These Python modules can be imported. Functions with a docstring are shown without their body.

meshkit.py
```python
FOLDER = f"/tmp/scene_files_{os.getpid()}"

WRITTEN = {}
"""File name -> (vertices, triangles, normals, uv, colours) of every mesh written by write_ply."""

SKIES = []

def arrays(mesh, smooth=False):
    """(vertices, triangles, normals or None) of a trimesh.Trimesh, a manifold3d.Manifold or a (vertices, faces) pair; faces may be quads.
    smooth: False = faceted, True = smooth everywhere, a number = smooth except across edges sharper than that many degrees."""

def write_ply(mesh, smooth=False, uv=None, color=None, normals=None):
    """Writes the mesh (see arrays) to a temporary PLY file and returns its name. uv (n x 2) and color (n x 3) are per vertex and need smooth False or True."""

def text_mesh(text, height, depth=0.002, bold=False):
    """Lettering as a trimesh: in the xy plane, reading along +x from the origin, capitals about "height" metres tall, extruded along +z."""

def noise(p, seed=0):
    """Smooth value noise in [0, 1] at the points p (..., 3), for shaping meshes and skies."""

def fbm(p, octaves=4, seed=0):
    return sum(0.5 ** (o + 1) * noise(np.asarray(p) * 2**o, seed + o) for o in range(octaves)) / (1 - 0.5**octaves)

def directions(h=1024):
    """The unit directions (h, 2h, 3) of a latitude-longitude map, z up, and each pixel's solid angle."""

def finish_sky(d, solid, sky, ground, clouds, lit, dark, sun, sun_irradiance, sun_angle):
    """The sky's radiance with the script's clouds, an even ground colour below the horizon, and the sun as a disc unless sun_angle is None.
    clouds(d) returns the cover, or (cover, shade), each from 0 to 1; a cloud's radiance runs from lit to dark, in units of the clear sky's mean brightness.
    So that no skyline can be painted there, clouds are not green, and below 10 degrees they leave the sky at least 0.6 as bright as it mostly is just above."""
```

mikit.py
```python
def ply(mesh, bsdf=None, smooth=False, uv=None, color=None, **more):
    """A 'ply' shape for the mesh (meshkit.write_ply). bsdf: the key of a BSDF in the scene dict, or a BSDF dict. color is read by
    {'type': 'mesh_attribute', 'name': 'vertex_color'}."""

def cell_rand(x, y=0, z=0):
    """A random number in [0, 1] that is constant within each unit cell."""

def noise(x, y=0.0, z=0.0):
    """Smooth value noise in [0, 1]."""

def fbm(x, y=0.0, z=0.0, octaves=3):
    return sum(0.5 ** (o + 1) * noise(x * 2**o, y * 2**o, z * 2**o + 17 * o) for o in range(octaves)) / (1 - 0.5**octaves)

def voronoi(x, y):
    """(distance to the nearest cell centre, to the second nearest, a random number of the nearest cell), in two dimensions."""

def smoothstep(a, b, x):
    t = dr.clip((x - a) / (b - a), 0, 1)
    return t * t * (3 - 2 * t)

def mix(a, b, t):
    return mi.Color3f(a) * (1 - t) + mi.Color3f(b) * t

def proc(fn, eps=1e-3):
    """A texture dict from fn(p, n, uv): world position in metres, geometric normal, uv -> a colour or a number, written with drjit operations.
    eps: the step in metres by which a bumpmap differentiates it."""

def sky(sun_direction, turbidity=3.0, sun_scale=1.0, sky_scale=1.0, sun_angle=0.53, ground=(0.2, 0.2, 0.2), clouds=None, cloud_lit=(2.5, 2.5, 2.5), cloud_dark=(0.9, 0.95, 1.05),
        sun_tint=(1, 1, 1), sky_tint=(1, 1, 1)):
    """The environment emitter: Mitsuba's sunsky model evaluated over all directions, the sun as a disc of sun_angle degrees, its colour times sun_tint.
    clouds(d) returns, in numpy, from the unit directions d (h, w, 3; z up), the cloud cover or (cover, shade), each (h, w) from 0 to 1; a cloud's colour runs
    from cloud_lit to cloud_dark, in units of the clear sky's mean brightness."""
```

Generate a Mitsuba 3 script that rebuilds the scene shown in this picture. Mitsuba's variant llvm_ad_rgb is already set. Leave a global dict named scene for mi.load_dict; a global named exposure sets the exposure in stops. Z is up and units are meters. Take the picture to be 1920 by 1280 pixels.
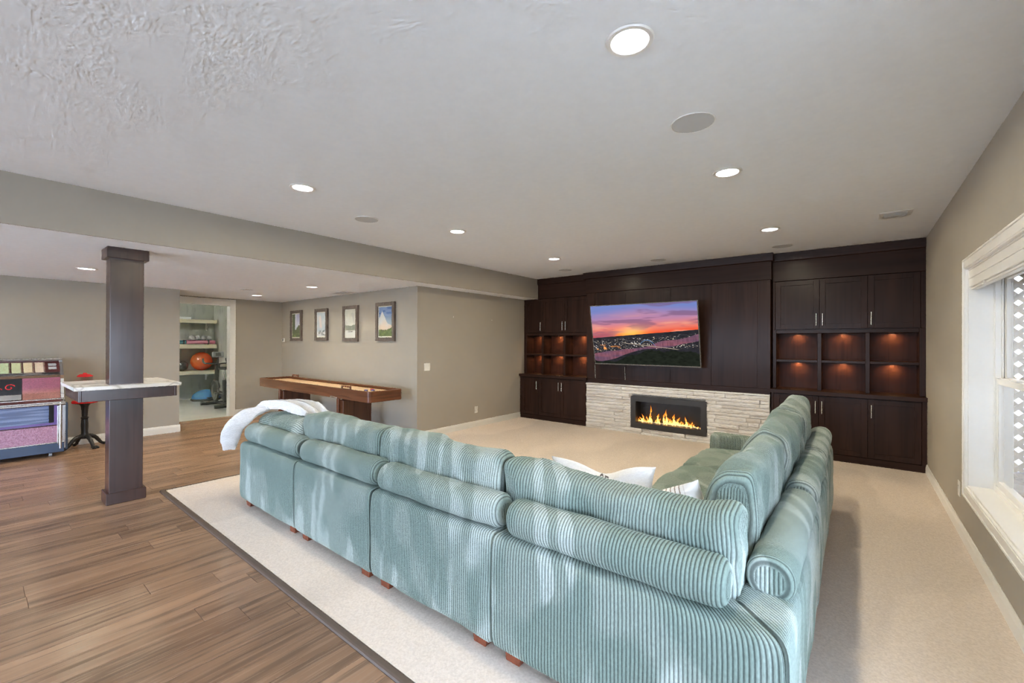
import math, random
import numpy as np, trimesh, drjit as dr, mitsuba as mi
import shapely.geometry as sg
import manifold3d as m3
import mikit, meshkit
from mikit import noise, fbm, voronoi, cell_rand, smoothstep, mix

T = mi.ScalarTransform4f
rng = np.random.default_rng(7)
random.seed(7)
scene, labels = {}, {}

# ------------------------------------------------------------------ camera, sky, exposure
F_PX, YAW, PITCH, ROLL, EYE = 807.3, 0.672718, 0.0027828, 0.0037448, np.array([0.0, 0.0, 1.5])
_s, _c = math.sin(YAW), math.cos(YAW)
_r, _f, _u = np.array([_c, _s, 0]), np.array([-_s, _c, 0]), np.array([0, 0, 1.0])
_f, _u = _f * math.cos(PITCH) + _u * math.sin(PITCH), _u * math.cos(PITCH) - _f * math.sin(PITCH)
_r, _u = _r * math.cos(ROLL) + _u * math.sin(ROLL), _u * math.cos(ROLL) - _r * math.sin(ROLL)
scene['camera'] = dict(type='perspective', fov=math.degrees(2 * math.atan(960 / F_PX)), fov_axis='x', near_clip=0.02, far_clip=300.0,
                       to_world=T().look_at(origin=EYE.tolist(), target=(EYE + _f).tolist(), up=_u.tolist()))
exposure = 0.0
SKY = 137.0


def overcast(d):
    n = meshkit.fbm(d * 3.0, 3, 4)
    return np.ones(d.shape[:2]), 0.35 * n


scene['sky'] = mikit.sky((0.3, -0.6, 0.74), turbidity=4.0, sun_scale=0.0, sky_scale=SKY, ground=(0.25, 0.24, 0.22), clouds=overcast,
                         cloud_lit=(0.69, 0.85, 1.10), cloud_dark=(0.53, 0.65, 0.85))
LAMP = 450.0                                   # radiance of a ceiling downlight lens
LAMP_RGB = (1.0, 0.88, 0.64)
PUCK = 260.0

# ------------------------------------------------------------------ materials
def rgb(*v):
    return {'type': 'rgb', 'value': [float(x) for x in v]}


def pbsdf(name, color, rough=0.5, bump=None, scale=1.0, eps=1e-3, **kw):
    col = mikit.proc(color) if callable(color) else rgb(*color)
    ro = mikit.proc(rough) if callable(rough) else float(rough)
    d = {'type': 'principled', 'base_color': col, 'roughness': ro, **kw}
    if bump is not None:
        d = {'type': 'bumpmap', 'arbitrary': mikit.proc(bump, eps), 'scale': float(scale), 'bsdf': d}
    scene[name] = {'type': 'twosided', 'bsdf': d}
    return name


def c_wall(p, n, uv):
    return mix((0.335, 0.300, 0.246), (0.350, 0.315, 0.260), fbm(p.x * 3, p.y * 3, p.z * 3))
def b_wall(p, n, uv):
    return fbm(p.x * 90, p.y * 90, p.z * 90, 2)
pbsdf('paint_greige', c_wall, 0.62, b_wall, 0.0006, specular=0.35)

def c_ceil(p, n, uv):
    return mix((0.745, 0.755, 0.765), (0.79, 0.80, 0.81), fbm(p.x * 30, p.y * 30, p.z * 5))
def b_ceil(p, n, uv):
    a = noise(p.x * 55 + 3 * noise(p.x * 9, p.y * 9), p.y * 120, 0.3)
    return smoothstep(0.35, 0.7, a) * smoothstep(0.3, 0.6, noise(p.x * 14, p.y * 14, 5.0)) + 0.3 * noise(p.x * 160, p.y * 160, 1)
pbsdf('ceiling_texture', c_ceil, 0.8, b_ceil, 0.0024, 2e-3, specular=0.2)
pbsdf('trim_white', (0.78, 0.77, 0.74), 0.35)
pbsdf('plastic_white', (0.80, 0.79, 0.76), 0.3)
pbsdf('grille_grey', (0.50, 0.50, 0.49), 0.7)
pbsdf('vent_dark', (0.12, 0.12, 0.12), 0.7)

# floor planks: uv carries metres across/along the plank plus a random whole offset per plank (100 apart)
def plank_tone(uv):
    return cell_rand(dr.floor(uv.x / 100.0), dr.floor(uv.y / 100.0), 3)
def plank_grain(uv):
    a = noise(uv.x * 55 + 2.5 * noise(uv.x * 8, uv.y * 1.4, 2.0), uv.y * 2.6, 1.0)
    b = noise(uv.x * 170, uv.y * 7.0, 4.0)
    c = fbm(uv.x * 14 + 1.5 * noise(uv.x * 5, uv.y * 2.0, 8.0), uv.y * 1.1, 2.0, 3)
    return a, b, c
def c_plank(p, n, uv):
    a, b, c = plank_grain(uv)
    t = plank_tone(uv)
    col = mix((0.105, 0.056, 0.031), (0.300, 0.178, 0.106), dr.clip(0.22 + 0.75 * c + 0.62 * (t - 0.5), 0, 1))
    col = mix(col, mi.Color3f(0.080, 0.045, 0.027), 0.55 * smoothstep(0.52, 0.85, a))
    col = mix(col, mi.Color3f(0.30, 0.20, 0.135), 0.35 * smoothstep(0.55, 0.9, b))
    return col
def b_plank(p, n, uv):
    a, b, c = plank_grain(uv)
    return -0.6 * smoothstep(0.5, 0.8, a) + 0.4 * b
def r_plank(p, n, uv):
    a, b, c = plank_grain(uv)
    return 0.26 + 0.16 * a
pbsdf('plank_wood', c_plank, r_plank, b_plank, 0.0005, specular=0.5)
pbsdf('subfloor_dark', (0.05, 0.035, 0.025), 0.8)

def c_carpet(p, n, uv):
    m = noise(p.x * 260, p.y * 260, 0.5)
    f = noise(p.x * 110, p.y * 110, 7.0)
    v = smoothstep(0.42, 0.58, noise(p.x * 2.1 + 0.4 * noise(p.x * 3, p.y * 3, 3), p.y * 0.7, 11.0))
    col = mix((0.46, 0.375, 0.30), (0.755, 0.66, 0.575), 0.25 + 0.35 * m + 0.30 * f)
    return col * (0.94 + 0.11 * v)
def b_carpet(p, n, uv):
    return noise(p.x * 330, p.y * 330, 0.5) + 0.8 * noise(p.x * 130, p.y * 130, 7.0)
pbsdf('carpet_pile', c_carpet, 0.95, b_carpet, 0.0035, specular=0.05, sheen=0.4)

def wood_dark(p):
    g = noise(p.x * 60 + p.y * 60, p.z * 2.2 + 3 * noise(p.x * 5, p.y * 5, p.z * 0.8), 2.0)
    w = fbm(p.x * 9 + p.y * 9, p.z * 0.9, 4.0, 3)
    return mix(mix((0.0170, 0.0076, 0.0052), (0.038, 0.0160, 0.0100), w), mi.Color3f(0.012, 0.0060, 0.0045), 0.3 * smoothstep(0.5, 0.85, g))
def c_wood_v(p, n, uv):
    return wood_dark(p)
def c_wood_h(p, n, uv):
    return wood_dark(mi.Point3f(p.z * 1.0, p.y, p.x))
pbsdf('cabinet_wood', c_wood_v, 0.36, specular=0.10, clearcoat=0.22, clearcoat_gloss=0.85)
pbsdf('cabinet_wood_horizontal', c_wood_h, 0.36, specular=0.10, clearcoat=0.22, clearcoat_gloss=0.85)
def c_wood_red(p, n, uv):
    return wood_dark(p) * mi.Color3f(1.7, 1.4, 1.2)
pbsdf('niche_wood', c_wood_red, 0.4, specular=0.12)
def c_walnut(p, n, uv):
    g = noise(p.z * 70 + 2 * noise(p.x * 3, p.z * 9), p.x * 2.0 + p.y * 2.0, 2.0)
    w = fbm(p.z * 12, p.x * 0.8 + p.y * 0.8, 4.0, 3)
    return mix(mix((0.085, 0.028, 0.012), (0.170, 0.062, 0.026), w), mi.Color3f(0.05, 0.017, 0.009), 0.5 * smoothstep(0.5, 0.85, g))
pbsdf('walnut', c_walnut, 0.28, specular=0.5)
def c_walnut_v(p, n, uv):
    return c_walnut(mi.Point3f(p.z, p.y * 0.3, p.x + p.y), n, uv) * 0.62
pbsdf('walnut_upright', c_walnut_v, 0.3, specular=0.5)
def c_maple(p, n, uv):
    return mix((0.60, 0.38, 0.20), (0.74, 0.52, 0.30), fbm(p.y * 40, p.x * 2, 1.0, 3))
pbsdf('playfield_maple', c_maple, 0.18, specular=0.5)
pbsdf('gutter_felt', (0.13, 0.12, 0.14), 0.9)
def c_leg(p, n, uv):
    return mix((0.135, 0.034, 0.015), (0.20, 0.055, 0.024), noise(p.x * 60, p.y * 60, p.z * 8))
pbsdf('leg_wood', c_leg, 0.3)

def c_stone(p, n, uv):
    t = cell_rand(dr.floor(uv.x), 1, 2)
    q = fbm(p.x * 26, p.y * 26, p.z * 60, 4)
    col = mix((0.69, 0.685, 0.685), (0.92, 0.92, 0.92), dr.clip(0.60 * t + 0.6 * q, 0, 1))
    col = mix(col, mi.Color3f(0.50, 0.46, 0.43), 0.6 * smoothstep(0.86, 0.93, t) )
    return mix(col, mi.Color3f(0.36, 0.34, 0.33), 0.5 * smoothstep(0.63, 0.78, noise(p.x * 45, p.y * 45, p.z * 160)))
def b_stone(p, n, uv):
    return fbm(p.x * 70, p.y * 70, p.z * 110, 3)
pbsdf('ledge_stone', c_stone, 0.75, b_stone, 0.010, 2e-3)
pbsdf('mortar_grey', (0.26, 0.25, 0.235), 0.9)
pbsdf('black_metal', (0.032, 0.031, 0.031), 0.45)
pbsdf('black_gloss', (0.010, 0.010, 0.011), 0.12)
pbsdf('screen_black', (0.003, 0.003, 0.003), 0.2, specular=0.01)
pbsdf('firebox_black', (0.020, 0.018, 0.017), 0.35)
pbsdf('black_plastic', (0.018, 0.018, 0.019), 0.4)
pbsdf('black_rubber', (0.014, 0.014, 0.015), 0.3)
pbsdf('cast_iron', (0.012, 0.012, 0.012), 0.28)
pbsdf('gloss_red', (0.62, 0.012, 0.015), 0.18, clearcoat=0.6)
scene['brushed_nickel'] = {'type': 'roughconductor', 'alpha': 0.22, 'specular_reflectance': rgb(0.86, 0.84, 0.80)}
scene['chrome'] = {'type': 'roughconductor', 'alpha': 0.10, 'specular_reflectance': rgb(0.62, 0.62, 0.62)}
pbsdf('bezel_silver', (0.13, 0.125, 0.12), 0.4, metallic=0.3)
scene['pane_glass'] = {'type': 'thindielectric', 'int_ior': 1.5}
scene['clear_glass'] = {'type': 'dielectric', 'int_ior': 1.5}

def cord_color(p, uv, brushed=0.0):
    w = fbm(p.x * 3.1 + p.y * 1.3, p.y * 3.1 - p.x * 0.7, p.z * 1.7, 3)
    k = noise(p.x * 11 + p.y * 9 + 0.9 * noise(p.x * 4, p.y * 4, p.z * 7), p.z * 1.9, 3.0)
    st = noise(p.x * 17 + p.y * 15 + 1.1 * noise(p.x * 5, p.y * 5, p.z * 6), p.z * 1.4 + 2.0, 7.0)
    light = smoothstep(0.54 - brushed, 0.62 - brushed, 0.42 * w + 0.22 * k + 0.36 * st)  # a positive shift turns more pile pale, imitating window light
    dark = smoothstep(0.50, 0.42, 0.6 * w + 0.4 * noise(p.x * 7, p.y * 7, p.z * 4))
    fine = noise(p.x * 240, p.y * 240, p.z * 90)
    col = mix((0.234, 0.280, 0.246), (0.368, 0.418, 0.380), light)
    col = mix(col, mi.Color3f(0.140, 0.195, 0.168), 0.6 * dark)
    rib = smoothstep(0.10, 0.85, dr.abs(dr.sin(uv.x * 3.14159265)))     # pile on the ridges; ground weave between them darkened with painted groove shade
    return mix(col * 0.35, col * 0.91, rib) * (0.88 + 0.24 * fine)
def c_cord(p, n, uv):
    return cord_color(p, uv)
def c_cord_window_lit(p, n, uv):  # paler copy of the corduroy: window light painted into the right-hand run
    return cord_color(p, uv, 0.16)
pbsdf('corduroy_window_lit', c_cord_window_lit, 0.85, specular=0.12, sheen=0.7, sheen_tint=0.6)
pbsdf('corduroy', c_cord, 0.85, specular=0.12, sheen=0.7, sheen_tint=0.6)
def c_throw(p, n, uv):
    return mix((0.66, 0.645, 0.62), (0.80, 0.79, 0.77), noise(p.x * 120, p.y * 120, p.z * 120))
def b_throw(p, n, uv):
    return noise(p.x * 130, p.y * 130, p.z * 130) + 0.6 * noise(p.x * 300, p.y * 300, p.z * 300)
pbsdf('throw_fleece', c_throw, 0.95, b_throw, 0.006, specular=0.05, sheen=0.5)
def c_pillow(p, n, uv):
    return mix((0.66, 0.645, 0.62), (0.74, 0.73, 0.71), noise(p.x * 200, p.y * 200, p.z * 200))
pbsdf('pillow_linen', c_pillow, 0.9, specular=0.1)
def c_striped(p, n, uv):
    s = dr.abs(dr.sin(uv.x * 3.14159 * 22))
    return mix((0.72, 0.70, 0.67), (0.30, 0.25, 0.21), smoothstep(0.86, 0.95, s) * smoothstep(0.86, 0.80, uv.x))
pbsdf('pillow_striped', c_striped, 0.9, specular=0.1)
pbsdf('ink_dark', (0.09, 0.08, 0.08), 0.8)
pbsdf('ink_coral', (0.62, 0.25, 0.18), 0.8)

def c_marble(p, n, uv):
    v = dr.abs(noise(p.x * 5 + 2 * noise(p.x * 4, p.y * 4, 3), p.y * 5 + 2 * noise(p.x * 3, p.y * 6, 9), p.z * 6) - 0.5)
    return mix((0.40, 0.37, 0.33), (0.76, 0.74, 0.70), smoothstep(0.0, 0.07, v) * 0.7 + 0.3)
pbsdf('marble', c_marble, 0.10, specular=0.5)
def c_column(p, n, uv):
    return wood_dark(p) * mi.Color3f(1.35, 1.15, 1.05)
pbsdf('column_wood', c_column, 0.24, specular=0.6, clearcoat=0.5, clearcoat_gloss=0.8)

def c_concrete(p, n, uv):
    q = fbm(p.x * 2.2, p.y * 2.2, p.z * 2.2, 5)
    s = fbm(p.x * 14, p.y * 14, p.z * 3, 3)
    return mix(mix((0.30, 0.305, 0.265), (0.50, 0.505, 0.45), q), mi.Color3f(0.20, 0.21, 0.18), 0.35 * smoothstep(0.55, 0.75, s))
pbsdf('concrete', c_concrete, 0.85)
def c_slab(p, n, uv):
    return mix((0.58, 0.59, 0.53), (0.70, 0.71, 0.65), fbm(p.x * 3, p.y * 3, 1.0, 4))
pbsdf('concrete_slab', c_slab, 0.35)
def c_pine(p, n, uv):
    return mix((0.62, 0.52, 0.33), (0.74, 0.65, 0.46), fbm(p.z * 50 + p.x * 20, p.y * 2.0, 1.0, 3))
pbsdf('pine_shelf', c_pine, 0.6)
pbsdf('ball_orange', (0.80, 0.055, 0.010), 0.30)
pbsdf('bosu_blue', (0.03, 0.16, 0.52), 0.4)
pbsdf('mat_pink', (0.56, 0.16, 0.24), 0.7)
pbsdf('mat_teal', (0.05, 0.16, 0.20), 0.7)
pbsdf('mat_purple', (0.14, 0.06, 0.12), 0.7)
pbsdf('dumbbell_grey', (0.36, 0.37, 0.36), 0.45)
pbsdf('grey_plastic', (0.40, 0.42, 0.44), 0.35)

# ------------------------------------------------------------------ helpers
def key_for(name, parent=None):
    k = name if parent is None else f'{parent}__{name}'
    if k not in scene and k not in THINGS:
        return k
    i = NEXT.get(k, 1)
    while f'{k}_{i:03d}' in scene or f'{k}_{i:03d}' in THINGS:
        i += 1
    NEXT[k] = i + 1
    return f'{k}_{i:03d}'
THINGS, NEXT = set(), {}


def add(name, mesh, bsdf, parent=None, smooth=30, label=None, cat=None, group=None, kind=None, **kw):
    k = key_for(name, parent)
    scene[k] = mikit.ply(mesh, bsdf, smooth=smooth, **kw)
    if label or cat or group or kind:
        tag(k, label, cat, group, kind)
    return k


def tag(k, label=None, cat=None, group=None, kind=None):
    d = labels.setdefault(k, {})
    for a, b in (('label', label), ('category', cat), ('group', group), ('kind', kind)):
        if b:
            d[a] = b


def thing(name, label, cat, group=None):
    k = key_for(name)
    THINGS.add(k)
    tag(k, label, cat, group)
    return k


def box(x0, x1, y0, y1, z0, z1):
    m = trimesh.creation.box((x1 - x0, y1 - y0, z1 - z0))
    m.apply_translation(((x0 + x1) / 2, (y0 + y1) / 2, (z0 + z1) / 2))
    return m


def cbox(x0, x1, y0, y1, z0, z1, ch=0.003):
    """A box with chamfered edges."""
    h = np.array([x1 - x0, y1 - y0, z1 - z0]) / 2
    c = np.array([x0 + x1, y0 + y1, z0 + z1]) / 2
    ch = min(ch, 0.45 * h.min())
    pts = []
    for s in np.ndindex(2, 2, 2):
        s = np.array(s) * 2 - 1
        for k in range(3):
            q = h - ch
            q[k] = h[k]
            pts.append(c + s * q)
    return trimesh.convex.convex_hull(np.array(pts))


def cat(*ms):
    return trimesh.util.concatenate([m for m in ms])


def cyl(p0, p1, r, n=20, r1=None):
    p0, p1 = np.array(p0, float), np.array(p1, float)
    r1 = r if r1 is None else r1
    z = (p1 - p0) / np.linalg.norm(p1 - p0)
    a = np.cross(z, [0, 0, 1] if abs(z[2]) < 0.9 else [1, 0, 0])
    a /= np.linalg.norm(a)
    b = np.cross(z, a)
    t = np.arange(n) * 2 * np.pi / n
    ring = np.cos(t)[:, None] * a + np.sin(t)[:, None] * b
    v = np.vstack([p0 + ring * r, p1 + ring * r1, [p0], [p1]])
    i = np.arange(n)
    j = (i + 1) % n
    f = np.vstack([np.stack([i, j, j + n], 1), np.stack([i, j + n, i + n], 1), np.stack([j, i, i * 0 + 2 * n], 1), np.stack([i + n, j + n, i * 0 + 2 * n + 1], 1)])
    m = trimesh.Trimesh(v, f, process=False)
    return m


def lathe(profile, center, n=40, axis='z'):
    """profile: [(r, h), ...] from bottom to top, revolved about the vertical through center."""
    m = trimesh.creation.revolve(np.array(profile, float), sections=n)
    if axis == 'x':
        m.apply_transform(trimesh.transformations.rotation_matrix(np.pi / 2, [0, 1, 0]))
    if axis == 'y':
        m.apply_transform(trimesh.transformations.rotation_matrix(-np.pi / 2, [1, 0, 0]))
    m.apply_translation(center)
    return m


def tube(pts, r, n=12):
    """A round bar along a polyline, radius a number or one per point."""
    p = np.array(pts, float)
    r = np.broadcast_to(r, len(p))
    t = np.gradient(p, axis=0)
    t /= np.linalg.norm(t, axis=1, keepdims=True)
    ref = np.array([0.13, 0.21, 0.97]) if abs(t[:, 2]).mean() < 0.7 else np.array([0.97, 0.2, 0.1])
    a = np.cross(t, ref)
    a /= np.linalg.norm(a, axis=1, keepdims=True)
    b = np.cross(t, a)
    ang = np.arange(n) * 2 * np.pi / n
    v = (p[:, None] + r[:, None, None] * (np.cos(ang)[None, :, None] * a[:, None] + np.sin(ang)[None, :, None] * b[:, None])).reshape(-1, 3)
    f = []
    for i in range(len(p) - 1):
        for j in range(n):
            q = [i * n + j, i * n + (j + 1) % n, (i + 1) * n + (j + 1) % n, (i + 1) * n + j]
            f += [[q[0], q[1], q[2]], [q[0], q[2], q[3]]]
    v = np.vstack([v, p[:1], p[-1:]])
    c0, c1 = len(v) - 2, len(v) - 1
    for j in range(n):
        f += [[c0, (j + 1) % n, j], [c1, (len(p) - 1) * n + j, (len(p) - 1) * n + (j + 1) % n]]
    m = trimesh.Trimesh(v, np.array(f), process=False)
    if m.volume < 0:
        m.invert()
    return m


def curve(pts, n=24):
    """A smooth curve through the points."""
    from scipy.interpolate import CubicSpline
    p = np.array(pts, float)
    return CubicSpline(np.arange(len(p)), p)(np.linspace(0, len(p) - 1, n))


def extrude_y(poly, y0, y1):
    """A polygon of (x, z) points extruded along y."""
    m = trimesh.creation.extrude_polygon(sg.Polygon(poly), y1 - y0, engine='earcut')
    v = m.vertices.copy()
    m.vertices = np.stack([v[:, 0], y0 + v[:, 2], v[:, 1]], 1)
    m.invert()
    return m


def extrude_x(poly, x0, x1):
    """A polygon of (y, z) points extruded along x."""
    m = trimesh.creation.extrude_polygon(sg.Polygon(poly), x1 - x0, engine='earcut')
    v = m.vertices.copy()
    m.vertices = np.stack([x0 + v[:, 2], v[:, 0], v[:, 1]], 1)
    return m


def disc(c, r, n=28, up=-1):
    t = np.arange(n) * 2 * np.pi / n
    v = np.vstack([np.stack([c[0] + r * np.cos(t), c[1] + r * np.sin(t), t * 0 + c[2]], 1), [c]])
    i = np.arange(n)
    f = np.stack([i, (i + 1) % n, i * 0 + n], 1)
    return trimesh.Trimesh(v, f if up > 0 else f[:, ::-1], process=False)


def ring(c, r0, r1, h, n=36):
    """A flat ring hanging h below the ceiling height c[2]."""
    return lathe([(r0, -0.002), (r0, -h * 0.6), (r0 + 0.15 * (r1 - r0), -h), (r1 - 0.2 * (r1 - r0), -h), (r1, -0.001)], c, n)


def quad_uv(a, b, c, d):
    """A rectangle a, b, c, d with uv (0,0), (1,0), (1,1), (0,1)."""
    v = np.array([a, b, c, d], float)
    return trimesh.Trimesh(v, [[0, 1, 2], [0, 2, 3]], process=False), np.array([[0, 0], [1, 0], [1, 1], [0, 1.0]])


# ------------------------------------------------------------------ room shell
H, HL = 2.75, 2.365                     # main ceiling, lowered ceiling
XR, XG, XB = 0.65, -5.24, -4.90         # right wall, grey wall on the left, bulkhead face
YB, YF, YP = 7.30, -4.60, 4.25
YW = 7.315          # rear wall behind the cabinets, wall behind the camera, picture wall
XL, XD = -8.80, -9.85                   # left wall, wall with the doorway
S = 'structure'
TH = 0.22

add('floor', box(XD - 0.05, XR + TH, YF - 0.1, YB, -0.12, -0.008), 'subfloor_dark', smooth=False, label='brown wood plank floor', kind=S)
# planks run along y, 0.178 m wide, 1.22 m long
PW, PL, CX0, CY0 = 0.178, 1.22, -5.412, 1.215
def plank_mesh(x0, x1, y0, y1, k):
    g, b, zt = 0.0006, 0.0016, 0.0
    x0, x1, y0, y1 = x0 + g, x1 - g, y0 + g, y1 - g
    v = np.array([[x0, y0, zt - b], [x1, y0, zt - b], [x1, y1, zt - b], [x0, y1, zt - b], [x0 + b, y0 + b, zt], [x1 - b, y0 + b, zt], [x1 - b, y1 - b, zt], [x0 + b, y1 - b, zt],
                  [x0, y0, -0.008], [x1, y0, -0.008], [x1, y1, -0.008], [x0, y1, -0.008]])
    q = [[4, 5, 6, 7], [0, 1, 5, 4], [1, 2, 6, 5], [2, 3, 7, 6], [3, 0, 4, 7], [8, 9, 1, 0], [9, 10, 2, 1], [10, 11, 3, 2], [11, 8, 0, 3]]
    f = np.array([[a, b_, c] for a, b_, c, d in q] + [[a, c, d] for a, b_, c, d in q])
    m = trimesh.Trimesh(v, f, process=False)
    k1, k2 = k % 37, k // 37
    uv = np.stack([v[:, 0] - x0 + 100 * k1 + 50, v[:, 1] - y0 + 100 * k2 + 50], 1)
    return m, uv


def to_pixel(p):
    d = np.array(p, float) - EYE
    w = d @ _f
    return (960 + F_PX * (d @ _r) / w, 640 - F_PX * (d @ _u) / w) if w > 0.05 else (1e9, 1e9)


planks, k = [], 0
wood_zone = sg.Polygon([(XD, YF), (XR, YF), (XR, CY0 - 0.042), (CX0 - 0.012, CY0 - 0.042), (CX0 - 0.012, YP), (XD, YP), (XD, 2.16), (XL, 2.16), (XL, YF)])
for i in range(int((XR - XD) / PW) + 1):
    xa = XD + i * PW
    off = random.random() * PL
    for j in range(int((YP - YF) / PL) + 2):
        ya = YF - off + j * PL
        piece = sg.box(xa, ya, xa + PW, ya + PL).intersection(wood_zone)
        if piece.area < 0.004:
            continue
        for g in getattr(piece, 'geoms', [piece]):
            a, b, c, d = g.bounds
            if (c - a) * (d - b) > 1.02 * g.area:      # an L at a corner: split it
                parts = [sg.box(a, b, c, CY0 - 0.042), sg.box(a, CY0 - 0.042, CX0 - 0.012, d)] if b < CY0 < d and c > CX0 - 0.012 > a else [sg.box(a, b, c, 2.16).intersection(g), sg.box(a, 2.16, c, d)]
            else:
                parts = [g]
            for q in parts:
                if q.area < 0.003:
                    continue
                m, uv = plank_mesh(*np.array(q.bounds)[[0, 2, 1, 3]], k)
                k += 1
                px = [to_pixel((x, y, 0)) for x in (q.bounds[0], q.bounds[2]) for y in (q.bounds[1], q.bounds[3])]
                seen = any(-60 < u < 1980 and 640 < v < 1340 for u, v in px)
                dist = math.hypot((q.bounds[0] + q.bounds[2]) / 2, (q.bounds[1] + q.bounds[3]) / 2)
                planks.append((not seen, dist, m, uv))
planks.sort(key=lambda t: t[:2])
for hid, dist, m, uv in planks[:298]:
    if not hid:
        add('plank', m, 'plank_wood', 'floor', smooth=False, uv=uv)
rest = [t for n_, t in enumerate(planks) if n_ >= 298 or t[0]]
if rest:
    add('plank', cat(*[t[2] for t in rest]), 'plank_wood', 'floor', smooth=False, uv=np.vstack([t[3] for t in rest]), kind='stuff', label='remaining wood planks')

# carpet with its dark edge moulding
def carpet_mesh():
    xs, ys = [(CX0, XR), (XG, XR)], None
    m = cat(box(CX0 + 0.035, XR, CY0 + 0.0, YP, -0.006, 0.014), box(XG, XR, YP, YB, -0.006, 0.014))
    return m
add('carpet', carpet_mesh(), 'carpet_pile', smooth=False, label='wall-to-wall beige cut-pile carpet under the sectional sofa', kind=S)
pbsdf('transition_brown', (0.085, 0.058, 0.042), 0.4)
edge = [(0, 0.0), (0.004, 0.010), (0.012, 0.015), (0.032, 0.016), (0.040, 0.013), (0.046, 0.0)]
e1 = extrude_x([(CY0 - 0.042 + a, b) for a, b in edge], CX0 - 0.012, XR)
e2 = extrude_y([(CX0 - 0.010 + a, b) for a, b in edge], CY0, YP)
k = add('trim_1', e1, 'transition_brown', smooth=False, label='dark brown transition strip between plank floor and carpet', kind=S)
add('trim_2', e2, 'transition_brown', smooth=False, label='short dark transition strip on the left edge of the carpet', kind=S)

# ceilings, bulkhead
add('ceiling', box(XB, XR + TH, YF - 0.1, YB + 0.1, H, H + 0.1), 'ceiling_texture', smooth=False, label='white textured main ceiling', kind=S)
add('ceiling_lowered', box(XD - 0.1, XB - 0.02, YF - 0.1, YB + 0.1, HL, HL + 0.05), 'ceiling_texture', smooth=False, label='white lowered ceiling over the games area', kind=S)
add('wall_bulkhead', box(XB - 0.02, XB, YF - 0.1, YB + 0.1, HL, H + 0.1), 'paint_greige', smooth=False, label='greige bulkhead face below the main ceiling', kind=S)

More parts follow.
